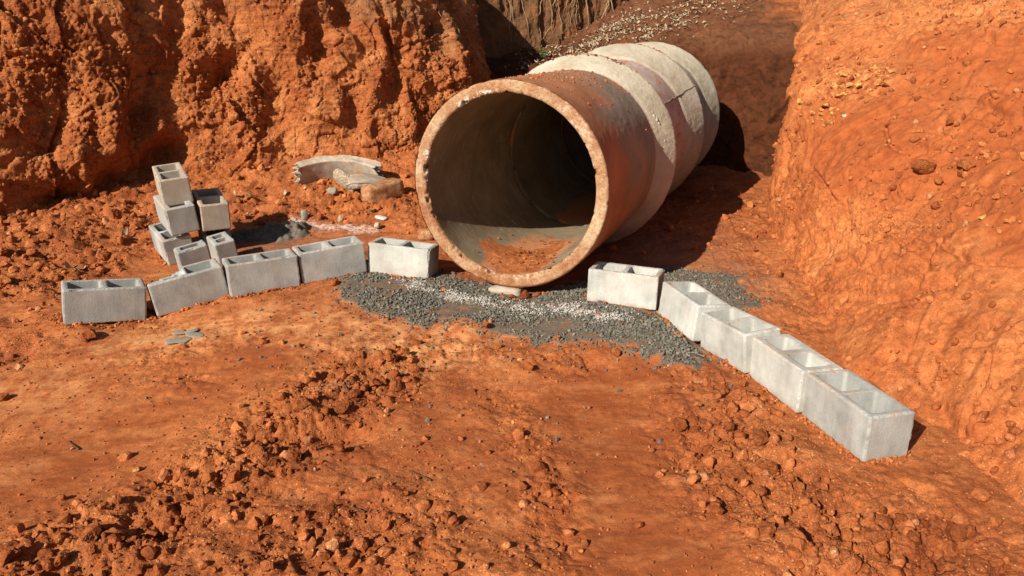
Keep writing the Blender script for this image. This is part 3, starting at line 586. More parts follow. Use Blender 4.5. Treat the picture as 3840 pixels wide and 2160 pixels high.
# ------------------------------------------------------------------ hollow concrete blocks
def block_mesh(name, dim, mat, seed, wall=.027, web=.028, cut=None, holes=2, rc=.014, parent=None, bottomweb=True):
    lx, ly, lz = dim; long_x = lx >= ly; Ld, Wd = (lx, ly) if long_x else (ly, lx)
    cell = (Ld - 2 * wall - (holes - 1) * web) / holes
    hol = [(wall + i * (cell + web), wall + i * (cell + web) + cell) for i in range(holes)]
    def lin(bps, st=.0078):
        r = []
        for a, b in zip(bps[:-1], bps[1:]):
            n = max(1, int(round((b - a) / st))); r += list(a + (b - a) * np.arange(n) / n)
        return np.array(r + [bps[-1]])
    xs = lin([0] + [t for h in hol for t in h] + [Ld]); ys = lin([0, wall, Wd - wall, Wd]); zs = lin([0, lz])
    cx, cy, cz = [(a[1:] + a[:-1]) / 2 for a in (xs, ys, zs)]
    X, Y, Z = np.meshgrid(cx, cy, cz, indexing='ij'); solid = np.ones(X.shape, bool)
    for a, b in hol: solid &= ~((X > a) & (X < b) & (Y > wall) & (Y < Wd - wall))
    if cut is not None: solid &= ~cut(X, Y, Z)
    S = np.pad(solid, 1); nx, ny, nz = len(xs), len(ys), len(zs)
    vid = lambda i, j, k: (i * ny + j) * nz + k
    faces = []
    I, J, K = np.nonzero(S[1:, 1:-1, 1:-1] != S[:-1, 1:-1, 1:-1]); f = S[I, J + 1, K + 1]
    q = np.stack([vid(I, J, K), vid(I, J + 1, K), vid(I, J + 1, K + 1), vid(I, J, K + 1)], 1); q[~f] = q[~f][:, ::-1]; faces.append(q)
    I, J, K = np.nonzero(S[1:-1, 1:, 1:-1] != S[1:-1, :-1, 1:-1]); f = S[I + 1, J, K + 1]
    q = np.stack([vid(I, J, K), vid(I, J, K + 1), vid(I + 1, J, K + 1), vid(I + 1, J, K)], 1); q[~f] = q[~f][:, ::-1]; faces.append(q)
    I, J, K = np.nonzero(S[1:-1, 1:-1, 1:] != S[1:-1, 1:-1, :-1]); f = S[I + 1, J + 1, K]
    q = np.stack([vid(I, J, K), vid(I + 1, J, K), vid(I + 1, J + 1, K), vid(I, J + 1, K)], 1); q[~f] = q[~f][:, ::-1]; faces.append(q)
    F = np.concatenate(faces); used, inv = np.unique(F, return_inverse=True); F = inv.reshape(F.shape)
    i, j, k_ = used // (ny * nz), (used // nz) % ny, used % nz
    V = np.stack([xs[i], ys[j], zs[k_]], 1)
    e = 1e-6
    ex = (V[:, 0] < e) | (V[:, 0] > Ld - e); ey = (V[:, 1] < e) | (V[:, 1] > Wd - e); ez = (V[:, 2] < e) | (V[:, 2] > lz - e); top = V[:, 2] > lz - e
    # distance to outer edges for the soil-stain mask
    W0 = V.copy(); off = np.array([seed * 3.1, seed * 1.7, seed * .9])
    # hole rims
    inrim = np.zeros(len(V), bool)
    for a, b in hol:
        onx = ((np.abs(V[:, 0] - a) < e) | (np.abs(V[:, 0] - b) < e)) & (V[:, 1] > wall - e) & (V[:, 1] < Wd - wall + e)
        ony = ((np.abs(V[:, 1] - wall) < e) | (np.abs(V[:, 1] - Wd + wall) < e)) & (V[:, 0] > a - e) & (V[:, 0] < b + e)
        inrim |= onx | ony
        for hx, sx in ((a, 1), (b, -1)):
            for hy, sy in ((wall, 1), (Wd - wall, -1)):
                da = (V[:, 0] - hx) * sx; db = (V[:, 1] - hy) * sy; m = (onx | ony) & (da < rc) & (db < rc) & (da > -e) & (db > -e)
                t = np.maximum(da, db)[m]; ang = math.pi / 4 * (1 - t / rc); p, q2 = rc - rc * np.cos(ang), rc - rc * np.sin(ang)
                isx = da[m] <= db[m]
                V[m, 0] = hx + sx * np.where(isx, p, q2); V[m, 1] = hy + sy * np.where(isx, q2, p)
    # taper of the cells towards the bottom
    m = inrim & (~ex) & (~ey); tz = (1 - V[:, 2] / lz) * .006
    for a, b in hol:
        mm = m & (V[:, 0] > a - .001) & (V[:, 0] < b + .001); cx_ = (a + b) / 2
        V[mm, 0] += np.sign(cx_ - V[mm, 0]) * tz[mm]; V[mm, 1] += np.sign(Wd / 2 - V[mm, 1]) * tz[mm]
    n1 = perlin(W0 + off, 55, 3); n2 = perlin(W0 + off, 17, 4); n3 = perlin(W0 + off, 130, 5)
    wear = .0015 + .003 * np.clip(n1 + .1, 0, 1) + .016 * np.clip(n2 - .25, 0, 1) + .0015 * np.abs(n3)
    cnt = ex.astype(int) + ey + ez
    m = cnt >= 2
    for ax, lim, ee in ((0, Ld, ex), (1, Wd, ey), (2, lz, ez)):
        mm = m & ee; V[mm, ax] += np.where(W0[mm, ax] < lim / 2, 1, -1) * wear[mm] * (1.5 if ax == 2 else 1) * np.where(cnt[mm] == 3, 1.5, 1)
    mm = inrim & top; V[mm, 2] -= (.0012 + .004 * np.clip(n1, 0, 1) + .0015 * np.abs(n3))[mm]
    V[top, 2] -= .0012 * np.abs(n3)[top]
    # rough broken surfaces
    if cut is not None:
        brk = ~(ex | ey | ez | inrim)
        for _ in range(3):
            acc = np.zeros_like(V); c = np.zeros(len(V))
            for a, b in ((0, 1), (1, 2), (2, 3), (3, 0)):
                np.add.at(acc, F[:, a], V[F[:, b]]); np.add.at(acc, F[:, b], V[F[:, a]]); np.add.at(c, F[:, a], 1); np.add.at(c, F[:, b], 1)
            av = acc / np.maximum(c, 1)[:, None]; V[brk] = .4 * V[brk] + .6 * av[brk]
        V[brk] += np.stack([n1, n3, n2], 1)[brk] * .003
    edge = np.clip(cnt / 2.0 * .5 + top * .75, 0, 1) * sstep(-.15, .35, perlin(W0 + off, 8, 8))
    V[:, 0] -= Ld / 2; V[:, 1] -= Wd / 2
    if not long_x: V = np.stack([-V[:, 1], V[:, 0], V[:, 2]], 1)
    o = mesh(name, V, F, mat, attr={'edge': edge}, smooth=False, parent=parent)
    return o
def jag(X, Y, Z, s, f=28): return perlin(np.stack([X.ravel(), Y.ravel(), Z.ravel()], 1) + s, f, 9).reshape(X.shape)
def cutB(X, Y, Z):
    t = np.clip((.205 - X) / .2, 0, 1); zc = .19 - .052 * t ** .35 + .006 * jag(X, Y, Z, 2.2)
    return (Y > .034) & (X < .2) & (Z > zc)
def cutO(X, Y, Z):   # local: X along the long side; the stub of a block end
    return (Y > .10 + .012 * jag(X, Y, Z, 5.0)) & (Z > .10 + .5 * X)
def cutQ(X, Y, Z): return (Z > .165 - .9 * np.clip(.07 - X, 0, 1) - .35 * np.abs(Y - .06) + .01 * jag(X, Y, Z, 8.0)) & (X < .12)
ROWL = 'hollow blocks laid in the left row'; ROWR = 'hollow blocks laid in the right row'; STK = 'hollow blocks piled behind the left row'
spec = {
 'A': (M_block, dict(), 'hollow grey concrete block at the far left end of the left row', ROWL),
 'B': (M_block, dict(cut=cutB), 'tilted hollow concrete block with its back left rim broken away', ROWL),
 'C': (M_block, dict(), 'streaked grey hollow block in the left row, just right of the broken-rimmed block', ROWL),
 'D': (M_block, dict(), 'grey hollow block in the left row, next left of the bright block at the pipe', ROWL),
 'E': (M_blockp, dict(), 'bright hollow block touching the left edge of the pipe mouth, its right end in shade', ROWL),
 'F': (M_blockp, dict(), 'pale hollow block standing sideways on gravel just right of the pipe mouth', ROWR),
 'G': (M_blockp, dict(wall=.024), 'white-patched hollow block second from the pipe in the right row', ROWR),
 'H': (M_blockp, dict(), 'middle hollow block of the five blocks in the right row', ROWR),
 'I': (M_blockp, dict(wall=.038, web=.042), 'thick-walled block with small cells, second nearest in the right row', ROWR),
 'J': (M_block, dict(), 'nearest hollow block of the right row, showing its grey end face', ROWR),
 'K': (M_blockt, dict(), 'tan-stained hollow block on top of the pile, standing highest', STK),
 'L': (M_block, dict(wall=.04, web=.045), 'plain grey block directly beneath the topmost block of the pile', STK),
 'M': (M_blockt, dict(), 'tan-faced hollow block at the right of the pile, its top mostly in shadow', STK),
 'N': (M_block, dict(wall=.03), 'bottom left block of the pile with a soil-stained chipped rim', STK),
 'O': (M_block, dict(holes=1, wall=.034, cut=cutO), 'broken-off block stub with a bright left side, behind the broken-rimmed block', STK),
 'P': (M_block, dict(wall=.032, web=.018), 'short block piece with two narrow slots in its top, right foot of the pile', STK),
 'Q': (M_block, dict(cut=cutQ, holes=1), 'broken block fragment with a wedge-shaped tip, shaded under the tan-faced block', STK)}
def short_block(k):
    return None
for n_, k in enumerate(spec):
    mt, kw, lab, grp = spec[k]; dim = BL[k][0]
    if k == 'P':
        # two narrow slots side by side across the short way: build as long-x block with slots parallel to x
        lx, ly, lz = dim
        o = block_mesh('concrete_block', (ly, lx, lz), mt, n_ + 1, wall=.03, web=.016)
    else:
        o = block_mesh('concrete_block', dim, mt, n_ + 1, **kw)
    o.matrix_world = bmat(k); tag(o, lab, 'concrete block', grp)

# ------------------------------------------------------------------ concrete pipes
def pipe_frame(c0, c1):
    z = (Vector(c1) - Vector(c0)); L_ = z.length; z.normalize(); x = z.cross(Vector((0, 0, 1))).normalized(); y = z.cross(x)
    return Matrix(((x.x, -y.x, z.x, c0[0]), (x.y, -y.y, z.y, c0[1]), (x.z, -y.z, z.z, c0[2]), (0, 0, 0, 1))), L_      # local z = axis, local y = up
def revolve(name, prof, nseg, mat, parent, seed, dispf, stainf):
    """prof: list of (t, r) ; returns one skin of the pipe"""
    pr = np.array(prof, float); th = np.arange(nseg) * 2 * math.pi / nseg
    T_, TH = np.meshgrid(np.arange(len(pr)), th, indexing='xy'); t = pr[T_, 0]; r = pr[T_, 1]
    P = np.stack([r * np.cos(TH), r * np.sin(TH), t], -1).reshape(-1, 3)
    dt, dr = dispf(P + seed, t.ravel(), r.ravel(), TH.ravel())
    r2 = r.ravel() + dr; t2 = t.ravel() + dt; thf = TH.ravel()
    V = np.stack([r2 * np.cos(thf), r2 * np.sin(thf), t2], 1)
    return mesh(name, V, gridfaces(nseg, len(pr), True), mat, parent, attr={'stain': stainf(V, t.ravel(), r.ravel(), thf)})
def lin2(pts, st):
    r = []
    for (t0, r0), (t1, r1) in zip(pts[:-1], pts[1:]):
        n = max(1, int(math.hypot(t1 - t0, r1 - r0) / st)); r += [(t0 + (t1 - t0) * i / n, r0 + (r1 - r0) * i / n) for i in range(n)]
    return r + [pts[-1]]
RO, RI, RB = .582, .509, .681
def make_pipe(idx, c0, c1, label, barrel_mat, nseg, st, flare0, stainf):
    M, L_ = pipe_frame(c0, c1); root = empty('concrete_pipe', M); tag(root, label, 'concrete pipe', 'concrete drainage pipes joined end to end')
    sd_ = idx * 7.7
    def dsk(P, t, r, th): n = fbm(P, 9, 3, 60 + idx); return 0 * n, .0022 * n + .0012 * fbm(P, 40, 2, 70)
    revolve('barrel', lin2([(.004, RO), (flare0 - .02, RO)], st), nseg, barrel_mat, root, sd_, dsk, stainf)
    def dbell(P, t, r, th):
        n = fbm(P, 12, 3, 61 + idx); e = sstep(.03, 0, np.abs(t - L_)); chip = np.clip(fbm(P, 26, 3, 63) - .25, 0, 1)
        return -e * .02 * chip, .003 * n + .0025 * fbm(P, 45, 2, 64) - e * .016 * chip
    fl = [(flare0 - .022, RO - .001), (flare0, RO + .002), (flare0 + .012, RO + .012), (L_ - .03, RB - .006), (L_ - .012, RB), (L_, RB - .004), (L_ + .001, RB - .012), (L_, RO + .001), (L_ - .09, RO - .004)]
    revolve('bell', lin2(fl, st), nseg, M_bell, root, sd_, dbell, lambda V, t, r, th: np.clip(sstep(.9, 1.0, np.sin(th)) * .55 * sstep(-.1, .4, fbm(V, 5, 2, 99)) + 1.0 * sstep(L_ - .012, L_ - .003, t) + .7 * sstep(flare0 + .03, flare0 - .01, t) * sstep(-.2, .3, fbm(V, 6, 2, 97)), 0, 1))
    def drim(P, t, r, th):
        n = fbm(P, 20, 4, 65 + idx); ei = sstep(RI + .022, RI, r); eo = sstep(RO - .012, RO, r); c = np.clip(fbm(P, 15, 3, 66) - .05, 0, 1); c2 = np.clip(fbm(P, 22, 2, 67) - .2, 0, 1)
        return np.abs(.0025 * n) + ei * .05 * np.clip(c - .08, 0, 1) * 1.4 + eo * .03 * c2 + .002 * np.abs(fbm(P, 70, 2, 69)), ei * .06 * np.clip(c - .06, 0, 1) * (t < .02) - eo * .007 * c2
    rimmat = M_rim if idx == 1 else M_inside
    rim = [(.012, RO), (.005, RO - .003), (.0, RO - .009), (0, RI + .018), (.004, RI + .006), (.012, RI + .001), (.03, RI)]
    revolve('rim', lin2(rim, st * .6), nseg, rimmat, root, sd_, drim, lambda V, t, r, th: sstep(RI + .035, RI + .005, r) * sstep(.05, .35, fbm(V, 2.5, 2, 68)) + .25 * sstep(.2, .5, fbm(V, 4, 2, 98)))
    def din(P, t, r, th): n = fbm(P, 9, 3, 80 + idx); return 0 * n, .002 * n
    revolve('lining', lin2([(.028, RI), (L_ - .115, RI), (L_ - .108, RI + .006), (L_ - .10, RI + .03), (L_ - .10, RO + .01)], max(st, .012)), nseg, M_inside, root, sd_, din,
            lambda V, t, r, th: sstep(-.86, -.97, np.sin(th)) * .8 * sstep(1.3, .6, t))
    return root, M, L_
def stain1(V, t, r, th):
    a = .65 * sstep(.75, .05, t) + .25 * sstep(.3, -.4, np.sin(th)) + .1
    return np.clip(a + .35 * sstep(.8, .98, np.sin(th + .25)) + .12, 0, 1)
C1, C2, C3 = (.497, 5.46, .792), (.931, 6.487, .842), (1.313, 7.506, .833)
def start(ca, cb, back=.085):
    v = Vector(cb) - Vector(ca); return tuple(Vector(ca) - v.normalized() * back)
p1, PM1, PL1 = make_pipe(1, (-.029, 4.173, .804), C1, 'front concrete pipe with the open rusty mouth and chipped rim', M_barrel, 512, .011, 1.187, stain1)
p2, PM2, PL2 = make_pipe(2, start(C1, C2), C2, 'second concrete pipe with a pinkish barrel, in the middle of the line', M_pink, 384, .015, .91, lambda V, t, r, th: 0 * t)
p3, PM3, PL3 = make_pipe(3, start(C2, C3), C3, 'rearmost concrete pipe, running into the backfilled earth', M_bell, 384, .015, .93, lambda V, t, r, th: 0 * t + .2)

# ------------------------------------------------------------------ rocks
def ico(sub):
    import bmesh
    bm = bmesh.new(); bmesh.ops.create_icosphere(bm, subdivisions=sub, radius=1.0); V = np.array([v.co[:] for v in bm.verts]); bm.faces.ensure_lookup_table()
    F = np.array([[v.index for v in f.verts] for f in bm.faces]); bm.free(); return V, F
ICO = {s: ico(s) for s in (1, 2, 3, 4)}
def rock(seed, sub=4, ang=.75, rough=.16):
    V, F = ICO[sub]; rg_ = np.random.default_rng(seed); V = V.copy(); sc = np.array([1, rg_.uniform(.6, .9), rg_.uniform(.5, .8)])
    for _ in range(int(14 * ang) + 4):
        n = rg_.normal(size=3); n /= np.linalg.norm(n); c = rg_.uniform(.42, .82); dd = V @ n - c; V = V - np.clip(dd, 0, None)[:, None] * n * .97
    V = V * sc; V = V * (1 + .10 * facets(V + seed, 1.6, seed)[:, None] + rough * fbm(V + seed * 3.3, 2.6, 4, seed, .62)[:, None] + .07 * (lumps(V + seed, 4.5, seed) - .3)[:, None])
    return V, F
# rock prototypes (mesh data shared by copies)
CL = []
for s in range(10):
    V, F = rock(100 + s, 4, 1.2, .17)
    me_o = mesh('soil_clod', V, F, M_clod, smooth=False); CL.append(me_o.data); bpy.data.objects.remove(me_o)
def put(name, me, loc, size, label, cat, group=None, mat=None, rot=None, flat=1.0):
    o = bpy.data.objects.new(name, me); C.objects.link(o); o.location = loc
    o.rotation_euler = rot or (random.uniform(-.5, .5), random.uniform(-.5, .5), random.uniform(0, 6.28)); o.scale = (size, size, size * flat)
    if mat: o.material_slots[0].link = 'OBJECT'; o.material_slots[0].material = mat
    return tag(o, label, cat, group)
def scatter_clods(n, xr, yr, smin, smax, accept, label, group, seed, sink=.3):
    rg_ = np.random.default_rng(seed); placed = []; tries = 0
    while len(placed) < n and tries < n * 60:
        tries += 1; x = rg_.uniform(*xr); y = rg_.uniform(*yr)
        if not accept(x, y): continue
        s = smin * (smax / smin) ** (rg_.random() ** 2.2)
        if any((x - a) ** 2 + (y - b) ** 2 < (.75 * (s + c)) ** 2 for a, b, c in placed): continue
        placed.append((x, y, s)); z = float(zat(x, y)[0])
        o = put('soil_clod', CL[int(rg_.integers(10))], (x, y, z + s * (.5 - sink)), s, label, 'clod', group)
def rm(x, y):
    return float(masks(np.array([x]), np.array([y]))[0][0])
def near_block(x, y, m=.03):
    for k in BL:
        d_ = BL[k][0]; M = bmat(k).inverted(); q = M @ Vector((x, y, M.inverted().translation.z))
        if abs(q.x) < d_[0] / 2 + m and abs(q.y) < d_[1] / 2 + m: return True
    return False
# the big recognisable lumps first
for x, y, s, k, lab in ((-.86, 2.78, .062, 0, 'largest angular orange clod in the rubble at left of centre'), (-.81, 2.47, .05, 1, 'upright pointed clod standing in the rubble, with a dark gap at its right'),
                        (-.93, 2.44, .042, 2, 'blunt clod leaning beside the upright pointed clod'), (-.70, 2.78, .045, 3, 'dark-fronted slab-shaped clod to the right of the largest clod'),
                        (-.60, 3.02, .045, 4, 'flat-topped clod at the upper end of the rubble strip'), (-1.28, 2.05, .048, 5, 'rounded clod near the lower left corner'),
                        (-2.12, 3.53, .062, 1, 'boxy orange clod below the far left block, with a shadow at its right'), (-.135, 3.62, .04, 2, 'round orange stone at the right foot of the smooth hump by the gravel'),
                        (.02, 2.17, .018, 6, 'small brown stone alone on the smooth clay, with a short shadow'), (.27, 1.79, .02, 7, 'single round pebble near the bottom edge on the smooth clay'),
                        (.22, 3.50, .028, 8, 'small pointed clod just below the gravel edge'), (.93, 2.53, .06, 3, 'wide flat clod with a cracked edge, left of the nearest block'),
                        (.86, 1.98, .075, 0, 'large rounded clod at the bottom right with a deep shadow behind'), (1.12, 1.98, .05, 4, 'oval clod right of the large rounded clod at the bottom right'),
                        (.98, 2.02, .04, 5, 'knobbly clod between two larger clods at the bottom right')):
    z = float(zat(x, y)[0]); put('soil_clod', CL[k], (x, y, z + s * .25), s, lab, 'clod', 'earth clods on the pit floor')
def acc_l(x, y): return rm(x, y) > .55 and x < -.35 and y < 3.45
scatter_clods(130, (-1.6, -.3), (1.75, 3.45), .016, .052, acc_l, 'loose orange earth clod in the rubble strip across the lower left', 'clods in the lower left rubble strip', 1)
scatter_clods(70, (.55, 1.5), (1.6, 2.95), .018, .07, lambda x, y: rm(x, y) > .5 and not near_block(x, y), 'loose orange earth clod in the broken ground at the lower right', 'clods in the lower right broken ground', 2, .35)
scatter_clods(75, (-4.1, -2.45), (3.9, 6.0), .03, .10, lambda x, y: rm(x, y) > .45 and not near_block(x, y), 'rough earth clod in the rubble left of the block pile', 'clods left of the block pile', 3)
scatter_clods(30, (-2.3, -.45), (5.5, 7.0), .018, .055, lambda x, y: not near_block(x, y), 'small earth clod on the ground between the block pile and the pipe', 'clods between pile and pipe', 4)

# stones against the cliff foot / bank
def on_net(Gp, i, j): return Gp[int(np.clip(i, 0, Gp.shape[0] - 1)), int(np.clip(j, 0, Gp.shape[1] - 1))]
def nearest(Gp, target):
    d_ = ((Gp - np.array(target)) ** 2).sum(2); i, j = np.unravel_index(d_.argmin(), d_.shape); return Gp[i, j]

# ------------------------------------------------------------------ crushed stone and crumbs (nobody could count these)
def merged(name, mat, pos, size, sub, seed, lib=14, flat=(.5, .9), ang=.5, rough=.12, embed=.25, smooth=True, stretch=None):
    rg_ = np.random.default_rng(seed); B0, F0 = ICO[sub]; n = len(pos)
    shapes = []
    for l in range(lib):
        V = B0 * np.array([1, rg_.uniform(*flat), rg_.uniform(*flat)])
        for _ in range(int(10 * ang)):
            q = rg_.normal(size=3); q /= np.linalg.norm(q); c = rg_.uniform(.45, .8); V = V - np.clip(V @ q - c, 0, None)[:, None] * q
        shapes.append(V * (1 + rough * rg_.normal(size=(len(V), 1))))
    shapes = np.array(shapes); w_ = rg_.integers(0, lib, n)
    q = rg_.normal(size=(n, 4)); q /= np.linalg.norm(q, axis=1)[:, None]; a, b, c, d = q.T
    R = np.stack([1-2*(c*c+d*d), 2*(b*c-a*d), 2*(b*d+a*c), 2*(b*c+a*d), 1-2*(b*b+d*d), 2*(c*d-a*b), 2*(b*d-a*c), 2*(c*d+a*b), 1-2*(b*b+c*c)], 1).reshape(n, 3, 3)
    V = np.einsum('nij,nkj->nki', R, shapes[w_]) * size[:, None, None] + pos[:, None, :]
    V[:, :, 2] += (size * (.5 - embed))[:, None]
    F = F0[None] + (np.arange(n) * len(B0))[:, None, None]
    tint = np.repeat(rg_.random(n), len(B0))
    return mesh(name, V.reshape(-1, 3), F.reshape(-1, 3), mat, attr={'tint': tint}, smooth=smooth)
def inblocks(x, y, m=.004):
    r = np.zeros(x.shape, bool)
    for k in BL:
        d_ = BL[k][0]; M = bmat(k).inverted(); q0 = np.array([list(M[0]), list(M[1])]); zc = BL[k][1][11] + .03
        qx = q0[0, 0] * x + q0[0, 1] * y + q0[0, 2] * zc + q0[0, 3]; qy = q0[1, 0] * x + q0[1, 1] * y + q0[1, 2] * zc + q0[1, 3]
        r |= (np.abs(qx) < d_[0] / 2 + m) & (np.abs(qy) < d_[1] / 2 + m)
    return r
rg = np.random.default_rng(21)
n = 56000; x = rg.uniform(-1.35, 1.6, n); y = rg.uniform(3.2, 5.1, n)
g_ = sum(gmask(x + .13 * math.cos(a), y + .13 * math.sin(a)).astype(float) for a in (0, 1.26, 2.5, 3.8, 5.0)) / 5 + .25 * gmask(x, y); g_ = rg.random(n) < g_ ** 1.7 - .05; dens = fbm(np.stack([x, y, 0 * x], 1), 3.2, 3, 610)
keep = g_ & (dens > -.32 + .35 * rg.random(n)) & ~inblocks(x, y) & ~((chalkm(x, y) > .75) & (rg.random(n) < .45))
far = (y > 4.35); keep &= ~far | (rg.random(n) < .7)
stray = (~g_) & (rg.random(n) < .015 + .5 * np.clip(fbm(np.stack([x, y, 0 * x], 1), 6, 2, 95), 0, 1) * pip(x * .93, 3.95 + (y - 3.95) * .87, GPOLY)) & (y < 4.6) & ~inblocks(x, y); keep |= stray
x, y = x[keep], y[keep]; keep2 = rg.random(len(x)) < np.where((x > 1.05) | (x < -.85), .55, 1.0); x, y = x[keep2], y[keep2]; s = .0045 + .0095 * rg.random(len(x)) ** 1.7
m = rg.random(len(x)) < .012; s[m] *= 1.5
tag(merged('gravel', M_chip, np.stack([x, y, zat(x, y)], 1), s, 1, 5, flat=(.38, .85), ang=1.0, rough=.1, embed=.15, smooth=False), 'bed of dark grey crushed stone chips around the foot of the pipe', 'gravel', kind='stuff')
# stray dark chips further off
n = 110; x = rg.uniform(-1.6, 1.4, n); y = rg.uniform(2.5, 4.0, n); k_ = (rg.random(n) < .22 + .78 * np.exp(-((x + .65) ** 2 + (y - 3.2) ** 2) / .12)) & ~gmask(x, y) & ~inblocks(x, y)
x, y = x[k_], y[k_]
tag(merged('scattered_chips', M_chip, np.stack([x, y, zat(x, y)], 1), .006 + .009 * rg.random(len(x)), 1, 6, flat=(.45, .95), ang=.6, rough=.1, embed=.2, smooth=False), 'few dark stone chips strewn over the red clay below the gravel bed', 'gravel', kind='stuff')
# soil crumbs on the pit floor: many small, fewer big
def crumbs(n, smin, smax, pw, sub, seed, base, yr=(1.45, 7.3), thr=0.0):
    rg_ = np.random.default_rng(seed); t = rg_.random(n); y = yr[0] * (yr[1] / yr[0]) ** t; x = rg_.uniform(-.78, .78, n) * (y + .5); k_ = (x < 2.2) & (x > -4.4)
    x, y = x[k_], y[k_]; r, dmp, pl = masks(x, y); cl_ = sstep(-.1, .45, fbm(np.stack([x, y, 0 * x], 1), 5.5, 3, 620))
    p = base + (1 - base) * r ** 1.5 * (.35 + .65 * cl_) + .25 * base * cl_; p = p * (1 - .55 * dmp * (r < .4)); k_ = (rg_.random(len(x)) < p) & ~inblocks(x, y); k_ &= ~(gmask(x, y) & (rg_.random(len(x)) < .72))
    x, y = x[k_], y[k_]; s = smin * (smax / smin) ** (rg_.random(len(x)) ** pw); s = s * (.65 + .35 * np.clip(y / 3, 0, 2))
    return np.stack([x, y, zat(x, y)], 1), s
pos, s = crumbs(90000, .0022, .010, 2.2, 1, 31, .16); tag(merged('soil_crumbs', M_crumb, pos, s, 1, 41, rough=.16, smooth=False), 'fine red soil crumbs scattered over the pit floor', 'soil', kind='stuff')
pos, s = crumbs(26000, .006, .040, 2.5, 2, 32, .02); tag(merged('soil_lumps', M_crumb, pos, s, 2, 42, rough=.06, ang=1.5, smooth=False), 'small lumps of red soil lying across the pit floor', 'soil', kind='stuff')
rgb = np.random.default_rng(61); bx, by = [], []
for k in 'ABCDEFGHIJNOP':
    d_ = BL[k][0]; M = bmat(k); n_ = 420 if k not in 'EFG' else 160
    for _ in range(n_):
        side = rgb.integers(4); u = rgb.uniform(-.5, .5); o_ = abs(rgb.normal(0, .02)) + .002
        lx_, ly_ = ((u * d_[0], (-.5 if side == 0 else .5) * d_[1] + (-o_ if side == 0 else o_)) if side < 2 else ((-.5 if side == 2 else .5) * d_[0] + (-o_ if side == 2 else o_), u * d_[1]))
        q = M @ Vector((lx_, ly_, 0)); bx.append(q.x); by.append(q.y)
bx, by = np.array(bx), np.array(by); k_ = (fbm(np.stack([bx, by, 0 * bx], 1), 7, 2, 62) > -.18) & ~inblocks(bx, by, .001); bx, by = bx[k_], by[k_]
tag(merged('soil_at_blocks', M_crumb, np.stack([bx, by, zat(bx, by)], 1), .003 + .013 * rgb.random(len(bx)) ** 2.6, 2, 63, rough=.06, ang=1.5, smooth=False), 'red soil crumbs gathered along the feet of the concrete blocks', 'soil', kind='stuff')
def net_scatter(Gp, n, seed, wfun):
    rg_ = np.random.default_rng(seed); a, b = Gp.shape[:2]; du = np.linalg.norm(Gp[1:, :-1] - Gp[:-1, :-1], axis=2); dv = np.linalg.norm(Gp[:-1, 1:] - Gp[:-1, :-1], axis=2)
    Q = Gp[:-1, :-1].reshape(-1, 3); w_ = (du * dv).ravel() * wfun(Q); w_ = w_ / w_.sum(); ii = rg_.choice(len(Q), n, p=w_); return Q[ii] + rg_.normal(size=(n, 3)) * .003
wb = lambda Q: ((Q[:, 2] < 2.1) & (Q[:, 2] > .1) & (Q[:, 1] > 1.2) & (Q[:, 1] < 8)) * (.06 + sstep(.0, .5, fbm(Q, 1.9, 3, 630)) + .9 * 1.6 * np.exp(-(((Q[:, 0] - 2.5) / .4) ** 2 + ((Q[:, 1] - 4.2) / .45) ** 2)) + 2.2 * np.exp(-(((Q[:, 0] - 2.35) / .35) ** 2 + ((Q[:, 1] - 5.5) / .4) ** 2 + ((Q[:, 2] - 1.3) / .15) ** 2)))
pos = net_scatter(BKP, 8500, 51, wb); s = .0028 * (.036 / .0028) ** (RNG.random(len(pos)) ** 3.6)
tag(merged('bank_crumbs', M_crumb, pos, s, 2, 52, rough=.06, ang=1.5, smooth=False), 'soil crumbs and pebbles lying on the sloping right bank', 'soil', kind='stuff')
wc = lambda Q: ((Q[:, 2] < 2.1) & (Q[:, 2] > .15) & (Q[:, 1] < 9)) * (.15 + sstep(-.1, .4, fbm(Q, 1.7, 3, 640)))
pos = net_scatter(CLP, 7000, 53, wc); s = .006 * (.035 / .006) ** (RNG.random(len(pos)) ** 2.4)
tag(merged('wall_crumbs', M_crumb, pos, s, 1, 54, rough=.12, embed=.5), 'crumbly soil bits sticking to the excavated wall', 'soil', kind='stuff')
# ------------------------------------------------------------------ unseen plug added to stop light leaking in at the far pipe end
V, F = rock(900, 4, .2, .1); Mx = PM3 @ Matrix.Translation((0, 0, PL3 + .18))
V = (V * np.array([.72, .72, .28])); Vw = np.array([(Mx @ Vector(v))[:] for v in V])
mesh('light_stop_plug', Vw, F, M_fill, attr={'brown': np.zeros(len(Vw))})['kind'] = 'structure'

